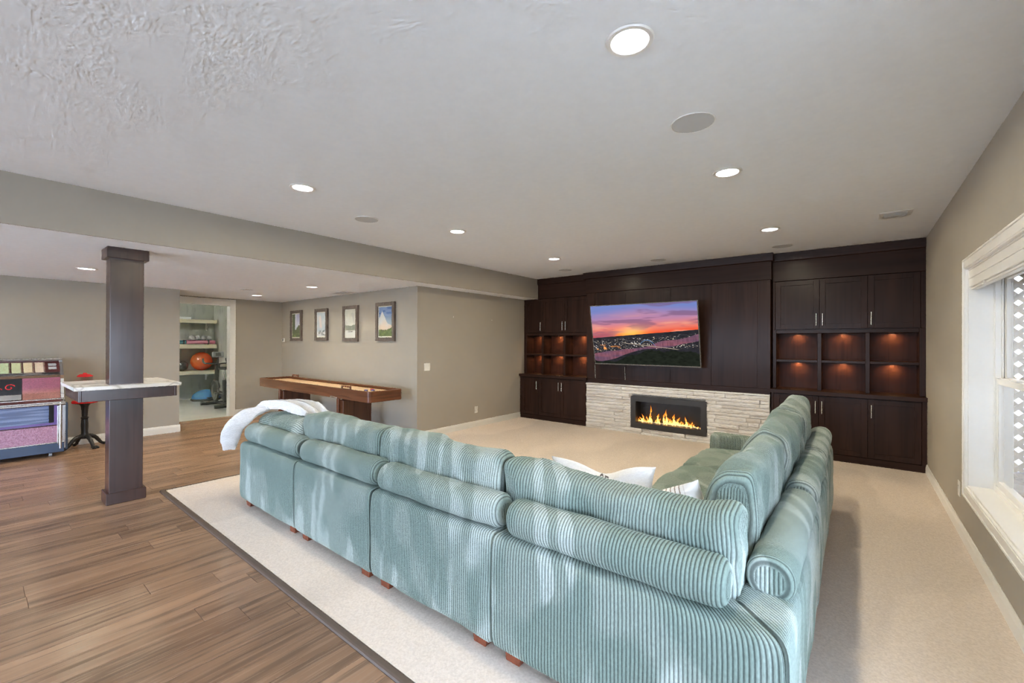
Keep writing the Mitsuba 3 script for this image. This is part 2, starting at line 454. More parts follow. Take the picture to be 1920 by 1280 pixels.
# walls
WY0, WY1, WZ0, WZ1 = 2.45, 4.56, 0.455, 2.05      # window opening in the right wall
VY0, VY1 = -0.6, 1.75                            # added unseen window nearer the camera, for cool daylight
wr = cat(box(XR, XR + TH, WY1, YB, 0, H), box(XR, XR + TH, WY0, WY1, 0, WZ0), box(XR, XR + TH, WY0, WY1, WZ1, H), box(XR, XR + TH, VY1, WY0, 0, H), box(XR, XR + TH, VY0, VY1, 0, WZ0), box(XR, XR + TH, VY0, VY1, WZ1, H), box(XR, XR + TH, YF - 0.1, VY0, 0, H))
add('wall_right', wr, 'paint_greige', smooth=False, label='greige right wall with the deep window', kind=S)
add('wall_back', box(XG - 0.1, XR + TH, YW, YW + 0.1, 0, H), 'paint_greige', smooth=False, label='wall behind the built-in cabinets', kind=S)
add('wall_grey', box(XG - 0.12, XG, YP, YB, 0, HL), 'paint_greige', smooth=False, label='greige side wall with the light switch left of the cabinets', kind=S)
add('wall_picture', box(XD - 0.1, XG - 0.0, YP, YP + 0.12, 0, HL), 'paint_greige', smooth=False, label='greige wall with the four framed posters', kind=S)
add('wall_left', cat(box(XL - 0.14, XL, YF - 0.1, 2.16, 0, HL), box(XD - 0.1, XL - 0.14, 2.04, 2.16, 0, HL)), 'paint_greige', smooth=False, label='greige left wall behind the jukebox', kind=S)
# wall with the doorway to the exercise room
OY0, OY1, OZ = 2.22, 3.255, 2.215
add('wall_doorway', cat(box(XD - 0.1, XD, OY1, YP, 0, HL), box(XD - 0.1, XD, 2.16, OY1, OZ, HL)), 'paint_greige', smooth=False, label='greige wall around the doorway to the exercise room', kind=S)
# wall behind the camera with a wide opening for the added patio doors
FX0, FX1, FZ0, FZ1 = -7.7, 0.25, 0.06, 2.22
add('wall_front', cat(box(XL - 0.14, FX0, YF - 0.1, YF, 0, H), box(FX1, XR, YF - 0.1, YF, 0, H), box(FX0, FX1, YF - 0.1, YF, 0, FZ0), box(FX0, FX1, YF - 0.1, YF, FZ1, H)), 'paint_greige',
    smooth=False, label='greige wall behind the camera', kind=S)

# door casing (white) round the exercise-room opening
dc = cat(cbox(XD - 0.11, XD + 0.018, OY1 - 0.018, OY1 + 0.085, 0, OZ + 0.13), cbox(XD - 0.11, XD + 0.018, OY0, OY1 - 0.018, OZ, OZ + 0.13))
k = add('door_1', dc, 'trim_white', smooth=False, label='white cased opening to the exercise room', kind=S)
add('jamb', cbox(XD - 0.14, XD - 0.11, OY1 - 0.022, OY1 + 0.04, 0, OZ), 'trim_white', k, smooth=False)
add('threshold', cbox(XD - 0.13, XD + 0.0, OY0, OY1 - 0.02, -0.004, 0.008), 'concrete_slab', k, smooth=False)

# baseboards
def bb_profile(h=0.12, t=0.014):
    return [(0, 0), (t, 0), (t, h * 0.72), (t * 0.75, h * 0.80), (t * 0.55, h * 0.93), (t * 0.3, h), (0, h)]
def bb_right(x, y0, y1):      # on a wall facing -x
    return extrude_y([(x - a, b) for a, b in bb_profile()], y0, y1)
def bb_left(x, y0, y1):       # on a wall facing +x
    return extrude_y([(x + a, b) for a, b in bb_profile()], y0, y1)
def bb_y(y, x0, x1):          # on a wall facing -y
    return extrude_x([(y - a, b) for a, b in bb_profile()], x0, x1)
add('baseboard_right', bb_right(XR, YF, 6.84), 'trim_white', smooth=False, label='white baseboard along the right wall under the window', kind=S)
add('baseboard_grey', bb_left(XG, YP - 0.014, 6.84), 'trim_white', smooth=False, label='white baseboard under the light switch', kind=S)
add('baseboard_picture', bb_y(YP, XD + 0.014, XG), 'trim_white', smooth=False, label='white baseboard under the framed posters', kind=S)
add('baseboard_left', bb_left(XL, YF, 2.174), 'trim_white', smooth=False, label='white baseboard along the left wall behind the jukebox', kind=S)
add('baseboard_doorway', bb_left(XD, OY1 + 0.085, YP), 'trim_white', smooth=False, label='white baseboard right of the doorway', kind=S)

# ------------------------------------------------------------------ visible window in the right wall
w = 'window_1'
THINGS.add(w)
tag(w, 'white double-hung basement window in a deep white frame', kind=S)
def casing_rect(x, y0, y1, z0, z1, wd, t):
    """Four mitred casing boards on a wall facing -x round the opening y0..y1, z0..z1."""
    out = []
    for a in ([(y0 - wd, z0 - wd), (y1 + wd, z0 - wd), (y1, z0), (y0, z0)], [(y0 - wd, z1 + wd), (y0, z1), (y1, z1), (y1 + wd, z1 + wd)],
              [(y0 - wd, z0 - wd), (y0, z0), (y0, z1), (y0 - wd, z1 + wd)], [(y1, z0), (y1 + wd, z0 - wd), (y1 + wd, z1 + wd), (y1, z1)]):
        out.append(extrude_x(a, x - t, x))
    for a, b in ((0.012, 0.006), (wd - 0.016, 0.004)):     # raised bead lines
        o, i = wd - a + 0.006, wd - a - 0.006
        for q in ([(y0 - o, z0 - o), (y1 + o, z0 - o), (y1 + i, z0 - i), (y0 - i, z0 - i)], [(y0 - o, z1 + o), (y0 - i, z1 + i), (y1 + i, z1 + i), (y1 + o, z1 + o)],
                  [(y0 - o, z0 - o), (y0 - i, z0 - i), (y0 - i, z1 + i), (y0 - o, z1 + o)], [(y1 + i, z0 - i), (y1 + o, z0 - o), (y1 + o, z1 + o), (y1 + i, z1 + i)]):
            out.append(extrude_x(q, x - t - b, x - t))
    return out
for m in casing_rect(XR, WY0, WY1, WZ0, WZ1, 0.085, 0.016):
    pass
cs = casing_rect(XR, WY0, WY1, WZ0, WZ1, 0.085, 0.016)
add('casing', cat(*cs), 'trim_white', w, smooth=False)
JX = 0.775
add('jamb', cat(cbox(XR - 0.002, JX + 0.08, WY1 - 0.012, WY1 + 0.006, WZ0, WZ1, 0.002), cbox(XR - 0.002, JX + 0.08, WY0 - 0.006, WY0 + 0.012, WZ0, WZ1, 0.002),
                cbox(XR - 0.002, JX + 0.08, WY0, WY1, WZ1 - 0.012, WZ1 + 0.006, 0.002)), 'trim_white', w, smooth=False)
add('sill', cbox(XR - 0.004, JX + 0.08, WY0, WY1, WZ0 - 0.02, WZ0 + 0.012, 0.003), 'trim_white', w, smooth=False)
# roller shade cassette hanging in the head of the opening
rs = thing('roller_shade', 'beige roller shade cassette at the head of the right window', 'shade')
add('cassette', cat(cbox(XR + 0.002, XR + 0.055, WY0 + 0.014, WY1 - 0.014, 1.915, WZ1 - 0.012, 0.004), cbox(XR - 0.002, XR + 0.004, WY0 + 0.014, WY1 - 0.014, 1.975, 1.981, 0.002)), 'plastic_white', rs, smooth=False)
add('bottom_bar', cbox(XR + 0.010, XR + 0.046, WY0 + 0.02, WY1 - 0.02, 1.895, 1.915, 0.006), 'trim_white', rs, smooth=False)
add('pull_ring', tube([(XR - 0.004, 4.06 + 0.03 * math.cos(t), 1.90 + 0.012 * math.sin(t)) for t in np.linspace(0, 2 * np.pi, 20)], 0.003, 8), 'plastic_white', rs)
MZ = 1.245                                            # meeting rail
# outer frame, tracks, sashes
fr = cat(cbox(JX, JX + 0.09, WY1 - 0.045, WY1 - 0.010, WZ0, WZ1), cbox(JX, JX + 0.09, WY0 + 0.01, WY0 + 0.045, WZ0, WZ1), cbox(JX, JX + 0.09, WY0, WY1, WZ0 + 0.005, WZ0 + 0.045),
         cbox(JX + 0.03, JX + 0.042, WY1 - 0.058, WY1 - 0.045, WZ0, WZ1), cbox(JX, JX + 0.09, WY0, WY1, WZ1 - 0.05, WZ1 - 0.012))
add('frame', fr, 'plastic_white', w, smooth=False)
mull = (WY0 + WY1) / 2
def sash(x, y0, y1, z0, z1, s=0.045, t=0.03):
    return cat(cbox(x, x + t, y0, y0 + s, z0, z1), cbox(x, x + t, y1 - s, y1, z0, z1), cbox(x, x + t, y0 + s, y1 - s, z0, z0 + s), cbox(x, x + t, y0 + s, y1 - s, z1 - s, z1))
add('mullion', cbox(JX - 0.004, JX + 0.09, mull - 0.04, mull + 0.04, WZ0, WZ1), 'plastic_white', w, smooth=False)
for y0, y1 in ((WY0 + 0.045, mull - 0.04), (mull + 0.04, WY1 - 0.045)):
    k = add('sash', sash(JX + 0.008, y0, y1, WZ0 + 0.045, MZ + 0.02), 'plastic_white', w, smooth=False)
    add('pane', box(JX + 0.020, JX + 0.0205, y0 + 0.04, y1 - 0.04, WZ0 + 0.085, MZ - 0.02), 'pane_glass', k, smooth=False)
    add('lock', cat(cbox(JX + 0.002, JX + 0.024, (y0 + y1) / 2 - 0.03, (y0 + y1) / 2 + 0.03, MZ + 0.02, MZ + 0.034), cbox(JX - 0.01, JX + 0.006, y1 - 0.10, y1 - 0.05, MZ + 0.02, MZ + 0.028)), 'plastic_white', k, smooth=False)
    k = add('sash', sash(JX + 0.045, y0, y1, MZ - 0.02, WZ1 - 0.05), 'plastic_white', w, smooth=False)
    add('pane', box(JX + 0.058, JX + 0.0585, y0 + 0.04, y1 - 0.04, MZ + 0.02, WZ1 - 0.09), 'pane_glass', k, smooth=False)

# added unseen patio doors behind the camera: the room's daylight comes through them
nd = 6
dw = (FX1 - FX0) / nd
add('added_window_2', cat(cbox(FX0 - 0.08, FX0 + 0.03, YF - 0.1, YF + 0.016, 0, FZ1), cbox(FX1 - 0.03, FX1 + 0.08, YF - 0.1, YF + 0.016, 0, FZ1), cbox(FX0 - 0.08, FX1 + 0.08, YF - 0.1, YF + 0.016, FZ1 - 0.03, FZ1 + 0.08),
                    *[cbox(FX0 + i * dw - 0.05, FX0 + i * dw + 0.05, YF - 0.09, YF - 0.03, 0.02, FZ1) for i in range(1, nd)], cbox(FX0, FX1, YF - 0.09, YF - 0.03, 0.01, 0.12), cbox(FX0, FX1, YF - 0.09, YF - 0.03, FZ1 - 0.12, FZ1)), 'trim_white', smooth=False,
    label='added row of glazed patio doors, unseen behind the camera, for daylight', kind=S)

add('added_window_3', cat(*casing_rect(XR, VY0, VY1, WZ0, WZ1, 0.085, 0.016), cbox(XR - 0.002, XR + TH, VY0, VY1, WZ0 - 0.02, WZ0 + 0.012), sash(JX, VY0, VY1, WZ0, WZ1, 0.07, 0.06), cbox(JX, JX + 0.06, (VY0 + VY1) / 2 - 0.05, (VY0 + VY1) / 2 + 0.05, WZ0, WZ1),
                    cbox(JX, JX + 0.05, VY0, VY1, MZ - 0.025, MZ + 0.025)), 'trim_white', smooth=False, label='added white window in the right wall, unseen beside the camera, for daylight', kind=S)  # added, unseen: sends cool daylight onto the grey wall and sofa

# ------------------------------------------------------------------ ceiling fittings
def downlight(x, y, z, label, power=1.0):
    t = thing('ceiling_light', label, 'ceiling light', 'recessed downlights')
    add('trim_ring', ring((x, y, z), 0.074, 0.098, 0.008), 'trim_white', t, smooth=40)
    k = add('lens', disc((x, y, z - 0.003), 0.074), None, t, smooth=False)
    c = np.array(LAMP_RGB) * LAMP * power
    scene[k]['emitter'] = {'type': 'area', 'radiance': rgb(*c)}
    scene[k]['bsdf'] = {'type': 'ref', 'id': 'plastic_white'}
L_ = [(-0.73, 1.69, 'large glowing downlight nearest the camera in the main ceiling'), (-0.73, 3.43, 'glowing downlight between the big grey ceiling speaker and the air vent'),
      (-0.73, 5.43, 'glowing downlight in front of the right upper cabinets'), (-3.5, 5.39, 'glowing downlight in front of the left upper cabinets'),
      (-3.5, 3.40, 'glowing downlight in mid ceiling, right of a flat round speaker'), (-3.5, 1.665, 'glowing downlight in the main ceiling nearest the bulkhead end, above the wood floor')]
for x, y, lb in L_:
    downlight(x, y, H, lb)
for x, y, lb in [(-7.16, 0.85, 'glowing downlight in the lowered ceiling left of the wooden column'), (-8.72, 3.31, 'glowing downlight in the lowered ceiling near the exercise-room doorway'),
                 (-6.66, 3.32, 'glowing downlight in the lowered ceiling above the framed posters')]:
    downlight(x, y, HL, lb, 1.5 if x > -8 and y < 2 else 0.95)

def ceiling_speaker(x, y, z, label, r=0.118):
    t = thing('ceiling_speaker', label, 'speaker', 'round ceiling speakers')
    add('rim', ring((x, y, z), r - 0.006, r, 0.006, 48), 'plastic_white', t, smooth=40)
    add('grille', disc((x, y, z - 0.0045), r - 0.006, 48), 'grille_grey', t, smooth=False)
for x, y, lb in [(-0.72, 2.54, 'large round grey ceiling speaker between the two nearest right-hand downlights'), (-3.89, 2.5, 'flat round ceiling speaker near the bulkhead in mid room'),
                 (-3.89, 6.34, 'round ceiling speaker in the far left ceiling corner by the cabinets'), (-2.31, 6.41, 'round ceiling speaker above the television'),
                 (-0.73, 6.46, 'round ceiling speaker in front of the right upper cabinets')]:
    ceiling_speaker(x, y, H, lb)
ceiling_speaker(-7.88, 2.83, HL, 'faint round speaker in the lowered ceiling before the doorway', 0.10)

def vent(x0, x1, y0, y1, z, label, along_x=True):
    t = thing('ceiling_vent', label, 'air vent')
    b = 0.035
    add('frame', cat(cbox(x0, x1, y0, y0 + b, z - 0.008, z - 0.0005), cbox(x0, x1, y1 - b, y1, z - 0.008, z - 0.0005), cbox(x0, x0 + b, y0 + b, y1 - b, z - 0.008, z - 0.0005), cbox(x1 - b, x1, y0 + b, y1 - b, z - 0.008, z - 0.0005)), 'plastic_white', t, smooth=False)
    add('backing', box(x0 + b, x1 - b, y0 + b, y1 - b, z - 0.002, z - 0.0005), 'vent_dark', t, smooth=False)
    n = 7
    for i in range(n):
        if along_x:
            y = y0 + b + (i + 0.5) * (y1 - y0 - 2 * b) / n
            tl = 0.010 if i < n / 2 else -0.010
            m = extrude_x([(y - 0.009, z - 0.003), (y + 0.007, z - 0.003), (y + 0.009 + tl * 0, z - 0.011), (y - 0.007, z - 0.011)] if i < n / 2 else [(y - 0.007, z - 0.003), (y + 0.009, z - 0.003), (y + 0.007, z - 0.011), (y - 0.009, z - 0.011)], x0 + b, x1 - b)
        else:
            x = x0 + b + (i + 0.5) * (x1 - x0 - 2 * b) / n
            m = extrude_y([(x - 0.009, z - 0.003), (x + 0.007, z - 0.003), (x + 0.009, z - 0.011), (x - 0.007, z - 0.011)], y0 + b, y1 - b)
        add('slat', m, 'grille_grey' if i < n / 2 else 'plastic_white', t, smooth=False)
vent(0.18, 0.42, 5.40, 5.68, H, 'white slatted air vent in the main ceiling by the right wall')
vent(-7.25, -6.78, 3.92, 4.20, HL, 'flat white return vent in the lowered ceiling above the posters')

# ------------------------------------------------------------------ wall plates
def wall_plate(x, y, z, wy, hz, label, cat_, rockers=(), sockets=0, face=1):
    """A plate on a wall facing +x (face=1) or -x (face=-1)."""
    name = 'light_switch' if rockers else 'wall_outlet'
    t = thing(name, label, cat_)
    f = face
    def fb(x0, x1, *r):
        return cbox(min(x + f * x0, x + f * x1), max(x + f * x0, x + f * x1), *r, 0.002)
    add('plate', fb(0.0, 0.006, y - wy / 2, y + wy / 2, z - hz / 2, z + hz / 2), 'plastic_white', t, smooth=False)
    for dy in rockers:
        add('rocker', fb(0.006, 0.011, y + dy - 0.016, y + dy + 0.016, z - 0.033, z + 0.033), 'plastic_white', t, smooth=False)
    for i in range(sockets):
        zz = z + (0.02 if i else -0.02)
        add('socket', fb(0.006, 0.0085, y - 0.016, y + 0.016, zz - 0.014, zz + 0.014), 'plastic_white', t, smooth=False)
        add('slot', cat(fb(0.0085, 0.009, y - 0.008, y - 0.005, zz - 0.006, zz + 0.006), fb(0.0085, 0.009, y + 0.005, y + 0.008, zz - 0.006, zz + 0.006)), 'vent_dark', t, smooth=False)
wall_plate(XG, 4.445, 1.115, 0.118, 0.118, 'white double light switch on the grey wall left of the cabinets', 'light switch', (-0.024, 0.024))
wall_plate(XG, 5.563, 0.316, 0.075, 0.118, 'white wall outlet low on the grey wall left of the cabinets', 'wall outlet', (), 2)
wall_plate(XR, 4.885, 0.360, 0.075, 0.118, 'white wall outlet on the right wall beside the window', 'wall outlet', (), 2, -1)
for y, z, lb in [(5.005, 1.925, 'tiny white wall anchor high on the grey wall, above the light switch'), (5.975, 1.914, 'tiny white wall anchor high on the grey wall, nearer the cabinets')]:
    add('wall_anchor', lathe([(0, 0), (0.010, 0), (0.010, 0.003), (0.004, 0.006), (0, 0.006)], (XG, y, z), 12, 'x'), 'plastic_white', smooth=False, label=lb, cat='wall anchor')
t = thing('thermostat', 'small white thermostat in the corner left of the posters', 'thermostat')
add('housing', cbox(-9.80, -9.70, YP - 0.024, YP, 1.49, 1.58, 0.006), 'plastic_white', t, smooth=False)
add('screen', cbox(-9.775, -9.725, YP - 0.026, YP - 0.023, 1.515, 1.565, 0.001), 'vent_dark', t, smooth=False)

# ------------------------------------------------------------------ built-in cabinets
YBASE, YUP, YCTR, YCEN, YST = 6.84, 6.97, 6.80, 6.87, 6.815      # door faces, counter front, centre panel, stone face
def shaker(x0, x1, z0, z1, y, rail=0.062, th=0.022):
    """A shaker door facing -y: flat frame with a recessed centre panel."""
    o = [cbox(x0, x0 + rail, y, y + th, z0, z1, 0.0015), cbox(x1 - rail, x1, y, y + th, z0, z1, 0.0015), cbox(x0 + rail, x1 - rail, y, y + th, z1 - rail, z1, 0.0015), cbox(x0 + rail, x1 - rail, y, y + th, z0, z0 + rail, 0.0015)]
    pnl = box(x0 + rail - 0.002, x1 - rail + 0.002, y + 0.013, y + 0.018, z0 + rail - 0.002, z1 - rail + 0.002)
    return cat(*o), pnl
def bar_handle(x, y, z0, z1):
    return cat(cyl((x, y - 0.030, z0), (x, y - 0.030, z1), 0.0058, 14), cyl((x, y - 0.030, z0 + 0.025), (x, y + 0.002, z0 + 0.025), 0.0045, 10), cyl((x, y - 0.030, z1 - 0.025), (x, y + 0.002, z1 - 0.025), 0.0045, 10))
def doors(parent, xs, z0, z1, y, handles, hz):
    for i in range(len(xs) - 1):
        f, pnl = shaker(xs[i] + 0.002, xs[i + 1] - 0.002, z0, z1, y)
        k = add('door', f, 'cabinet_wood', parent, smooth=False)
        add('panel', pnl, 'cabinet_wood', k, smooth=False)
        hx = xs[i + 1] - 0.034 if handles[i] > 0 else xs[i] + 0.034
        add('handle', bar_handle(hx, y, *hz), 'brushed_nickel', k)

ZC0, ZC1 = 0.835, 0.885       # counter
N0, N1, N2, N3 = 0.885, 1.250, 1.285, 1.640     # niches: row 2 from N0 to N1, shelf N1..N2, row 1 N2..N3
def cabinet_side(xs, xw0, xw1, side, ledge0, ledge1, hd_up, hd_lo, extra=None):
    """Base unit, counter, open shelves, wall unit of one side. xs: four door edges."""
    nm = {'l': 'left', 'r': 'right'}[side]
    by = 'by the grey wall' if side == 'l' else 'by the window wall'
    # base
    t = thing('base_cabinet', f'dark brown three-door base cabinet {by}, {nm} of the stone fireplace', 'cabinet', 'built-in cabinets')
    add('carcass', cat(box(xw0, xw1, YBASE + 0.022, YB, 0.10, ZC0), cbox(xw0, xs[0] - 0.001, YBASE + 0.001, YBASE + 0.022, 0.10, ZC0), cbox(xs[3] + 0.001, xw1, YBASE + 0.001, YBASE + 0.022, 0.10, ZC0)), 'cabinet_wood', t, smooth=False)
    add('toe_kick', cbox(xw0, xw1, YBASE + 0.012, YB, 0.0, 0.10), 'cabinet_wood_horizontal', t, smooth=False)
    doors(t, xs, 0.105, ZC0 - 0.012, YBASE, hd_lo, (ZC0 - 0.235, ZC0 - 0.075))
    # counter
    add('countertop', cbox(ledge0, ledge1, YCTR, YB, ZC0, ZC1, 0.003), 'cabinet_wood_horizontal', smooth=False, label=f'dark brown wooden counter ledge on the {nm} base cabinet', cat='countertop', group='counter ledges')
    # open shelves
    t = thing('shelf_unit', f'dark brown open shelf unit with six lit niches on the {nm} counter ledge', 'shelf unit', 'lit niche shelves')
    yb = YB - 0.05
    fw = 0.045
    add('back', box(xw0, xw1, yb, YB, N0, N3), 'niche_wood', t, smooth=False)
    add('side', cbox(xw0, xs[0] + 0.012, YUP + 0.002, yb, N0, N3 + 0.05), 'cabinet_wood', t, smooth=False)
    add('side', cbox(xs[3] - 0.012, xw1, YUP + 0.002, yb, N0, N3 + 0.05), 'cabinet_wood', t, smooth=False)
    for x in xs[1:3]:
        add('divider', cbox(x - fw / 2, x + fw / 2, YUP + 0.002, yb, N0, N3), 'cabinet_wood', t, smooth=False)
    add('top_rail', cbox(xs[0] + 0.012, xs[3] - 0.012, YUP + 0.002, yb, N3, N3 + 0.05), 'cabinet_wood_horizontal', t, smooth=False)
    for i in range(3):
        a = xs[i] + (fw / 2 if i else 0.012)
        b = xs[i + 1] - (fw / 2 if i < 2 else 0.012)
        add('shelf', cbox(a, b, YUP + 0.004, yb, N1, N2), 'cabinet_wood_horizontal', t, smooth=False)
        for zt in (N3, N1):
            k = add('puck_light', lathe([(0.024, 0), (0.030, -0.001), (0.032, -0.006), (0.026, -0.008), (0.024, -0.004)], ((a + b) / 2, yb - 0.05, zt), 20), 'black_metal', t)
            k = add('lens', disc(((a + b) / 2, yb - 0.05, zt - 0.003), 0.024, 16), 'plastic_white', k, smooth=False)
            scene[k]['emitter'] = {'type': 'area', 'radiance': rgb(PUCK * 1.0, PUCK * 0.62, PUCK * 0.30)}
    # wall unit
    t = thing('wall_cabinet', f'dark brown three-door upper cabinet, {by}, {nm} of the television', 'cabinet', 'built-in cabinets')
    add('carcass', cat(box(xw0, xw1, YUP + 0.022, YB, N3 + 0.05, 2.36), cbox(xw0, xs[0] - 0.001, YUP + 0.001, YUP + 0.022, N3 + 0.05, 2.36), cbox(xs[3] + 0.001, xw1, YUP + 0.001, YUP + 0.022, N3 + 0.05, 2.36)), 'cabinet_wood', t, smooth=False)
    doors(t, xs, N3 + 0.06, 2.355, YUP, hd_up, (N3 + 0.10, N3 + 0.26))
    add('frieze', cbox(max(xw0, XB if side == 'l' else xw0), xw1, YUP - 0.004, YB, 2.362, 2.64), 'cabinet_wood_horizontal', t, smooth=False)
    add('crown', extrude_x([(YUP - 0.006, 2.632), (YUP - 0.024, 2.640), (YUP - 0.030, 2.748), (YB, 2.748), (YB, 2.632)], max(xw0, XB if side == 'l' else xw0), xw1), 'cabinet_wood_horizontal', t, smooth=False)
cabinet_side([-5.19, -4.79, -4.29, -3.765], XG, -3.76, 'l', XG, -3.735, (1, 1, -1), (1, 1, -1))
cabinet_side([-0.868, -0.368, 0.122, 0.605], -0.90, XR, 'r', -0.912, XR, (1, -1, -1), (1, -1, -1))

# centre: wood media panel
XC0, XC1 = -3.755, -0.912
t = thing('media_panel', 'tall dark brown wood panel wall behind the television with a deep crown', 'wall panel')
add('stile', cbox(XC0, -3.60, YCEN - 0.008, YB, ZC0 - 0.01, 2.385), 'cabinet_wood', t, smooth=False)
add('stile', cbox(-1.072, XC1, YCEN - 0.008, YB, ZC0 - 0.01, 2.385), 'cabinet_wood', t, smooth=False)
px = [-3.60, -3.03, -2.28, -1.675, -1.072]
for a, b in zip(px[:-1], px[1:]):
    add('panel', cbox(a + 0.0008, b - 0.0008, YCEN + 0.004, YB, 0.875, 2.385, 0.0015), 'cabinet_wood', t, smooth=False)
add('bottom_rail', cbox(XC0, XC1, YCEN - 0.014, YB, 0.800, 0.876), 'cabinet_wood_horizontal', t, smooth=False)
add('frieze', cbox(XC0 - 0.02, XC1 + 0.01, YCEN - 0.016, YB, 2.386, 2.645), 'cabinet_wood_horizontal', t, smooth=False)
add('crown', extrude_x([(YCEN - 0.018, 2.636), (YCEN - 0.040, 2.645), (YCEN - 0.048, 2.748), (YB, 2.748), (YB, 2.636)], XC0 - 0.06, XC1 + 0.03), 'cabinet_wood_horizontal', t, smooth=False)

# fireplace of split-face ledge stones
SX0, SX1, SZ = -3.732, -0.915, 0.800
FX = (-2.90, -1.72, 0.118, 0.632)
t = thing('fireplace_surround', 'whitish stacked ledge-stone fireplace surround under the television', 'fireplace')
add('backing', cat(box(SX0 + 0.01, FX[0] + 0.02, YST + 0.03, YB, 0, SZ), box(FX[1] - 0.02, SX1 - 0.01, YST + 0.03, YB, 0, SZ), box(FX[0] + 0.02, FX[1] - 0.02, YST + 0.03, YB, 0, FX[2] + 0.02), box(FX[0] + 0.02, FX[1] - 0.02, YST + 0.03, YB, FX[3] - 0.02, SZ),
                   box(FX[0], FX[1], YB - 0.1, YB, 0, SZ)), 'mortar_grey', t, smooth=False)
r2 = random.Random(3)
z, k, rows = 0.0, 0, []
while z < SZ - 0.01:
    hgt = r2.choice([0.044, 0.05, 0.05, 0.056, 0.062])
    z1 = min(SZ, z + hgt)
    if SZ - z1 < 0.025:
        z1 = SZ
    rows.append((z, z1))
    z = z1
def stone_mesh(x0, x1, z0, z1, d, k):
    g = 0.0022
    x0, x1, z0, z1 = x0 + g, x1 - g, z0 + g, z1 - g
    nx = max(2, int((x1 - x0) / 0.07))
    xs = np.linspace(x0, x1, nx + 1)
    v, f = [], []
    for i, x in enumerate(xs):
        e = i in (0, nx)
        y = YST - d + r2.uniform(-0.004, 0.004)
        v += [[x, YST + 0.032, z0], [x, y + 0.006, z0], [x, y + (0.004 if e else r2.uniform(-0.003, 0.003)), (z0 + z1) / 2 + r2.uniform(-0.006, 0.006)], [x, y + 0.006, z1], [x, YST + 0.032, z1]]
    for i in range(nx):
        a = i * 5
        for j in range(4):
            f += [[a + j, a + j + 5, a + j + 6], [a + j, a + j + 6, a + j + 1]]
    for a, s in ((0, 1), (nx * 5, -1)):
        for j in (1, 2, 3):
            f.append([a, a + j, a + j + 1][::s])
    m = trimesh.Trimesh(np.array(v), np.array(f), process=False)
    m.fix_normals()
    return m, np.full((len(m.vertices), 2), k + 0.5)
for z0, z1 in rows:
    x = SX0 - r2.uniform(0, 0.006)
    end = SX1 + r2.uniform(0, 0.006)
    while x < end - 0.001:
        x1 = x + r2.choice([0.14, 0.18, 0.22, 0.26, 0.30, 0.36])
        if end - x1 < 0.09:
            x1 = end
        spans = [(x, x1)]
        if z1 > FX[2] + 0.02 and z0 < FX[3] - 0.02:
            spans = [(a, b) for a, b in ((x, min(x1, FX[0] + 0.02)), (max(x, FX[1] - 0.02), x1)) if b - a > 0.03]
        for a, b in spans:
            m, uv = stone_mesh(a, b, z0, z1, r2.uniform(0.0, 0.026), k)
            k += 1
            add('stone', m, 'ledge_stone', t, smooth=False, uv=uv)
        x = x1

# linear fireplace insert
t = thing('fireplace_insert', 'black framed linear fireplace with a row of small flames', 'fireplace')
y0 = YST - 0.022
w_ = 0.084
fx0, fx1, fz0, fz1 = FX
def frame_prism(x0, x1, z0, z1, w, ya, yb):
    o = sg.Polygon([(x0, z0), (x1, z0), (x1, z1), (x0, z1)], [[(x0 + w, z0 + w), (x0 + w, z1 - w), (x1 - w, z1 - w), (x1 - w, z0 + w)]])
    m = trimesh.creation.extrude_polygon(o, yb - ya, engine='earcut')
    v = m.vertices.copy()
    m.vertices = np.stack([v[:, 0], ya + v[:, 2], v[:, 1]], 1)
    m.invert()
    return m
add('frame', cat(frame_prism(fx0, fx1, fz0, fz1, w_, y0, YST + 0.03), frame_prism(fx0 + w_ - 0.012, fx1 - w_ + 0.012, fz0 + w_ - 0.012, fz1 - w_ + 0.012, 0.012, y0 + 0.01, YST + 0.05)), 'black_metal', t, smooth=False)
ix0, ix1, iz0, iz1 = fx0 + w_, fx1 - w_, fz0 + w_, fz1 - w_
add('firebox', cat(box(ix0 - 0.02, ix1 + 0.02, YST + 0.20, YST + 0.21, iz0 - 0.02, iz1 + 0.02), box(ix0 - 0.02, ix0, YST + 0.03, YST + 0.2, iz0 - 0.02, iz1 + 0.02), box(ix1, ix1 + 0.02, YST + 0.03, YST + 0.2, iz0 - 0.02, iz1 + 0.02),
                   box(ix0, ix1, YST + 0.03, YST + 0.2, iz1, iz1 + 0.02), box(ix0, ix1, YST + 0.03, YST + 0.2, iz0 - 0.02, iz0 - 0.004)), 'firebox_black', t, smooth=False)
add('glass_media', trimesh.util.concatenate([trimesh.creation.icosphere(0, 0.008).apply_translation((r2.uniform(ix0 + 0.02, ix1 - 0.02), YST + r2.uniform(0.06, 0.17), iz0 + r2.uniform(0.0, 0.006))) for _ in range(420)]), 'grille_grey', t, smooth=False, kind='stuff')
def flame_col(p, n, uv):
    h = uv.y
    c = mix((3.6, 1.9, 0.50), (2.2, 0.55, 0.06), smoothstep(0.1, 0.75, h + 0.3 * noise(p.x * 60, p.z * 40, 1.0) - 0.15))
    return c * (0.55 + 0.7 * noise(p.x * 90, p.y * 90, p.z * 60)) * (1.0 - 0.55 * smoothstep(0.55, 1.0, h))
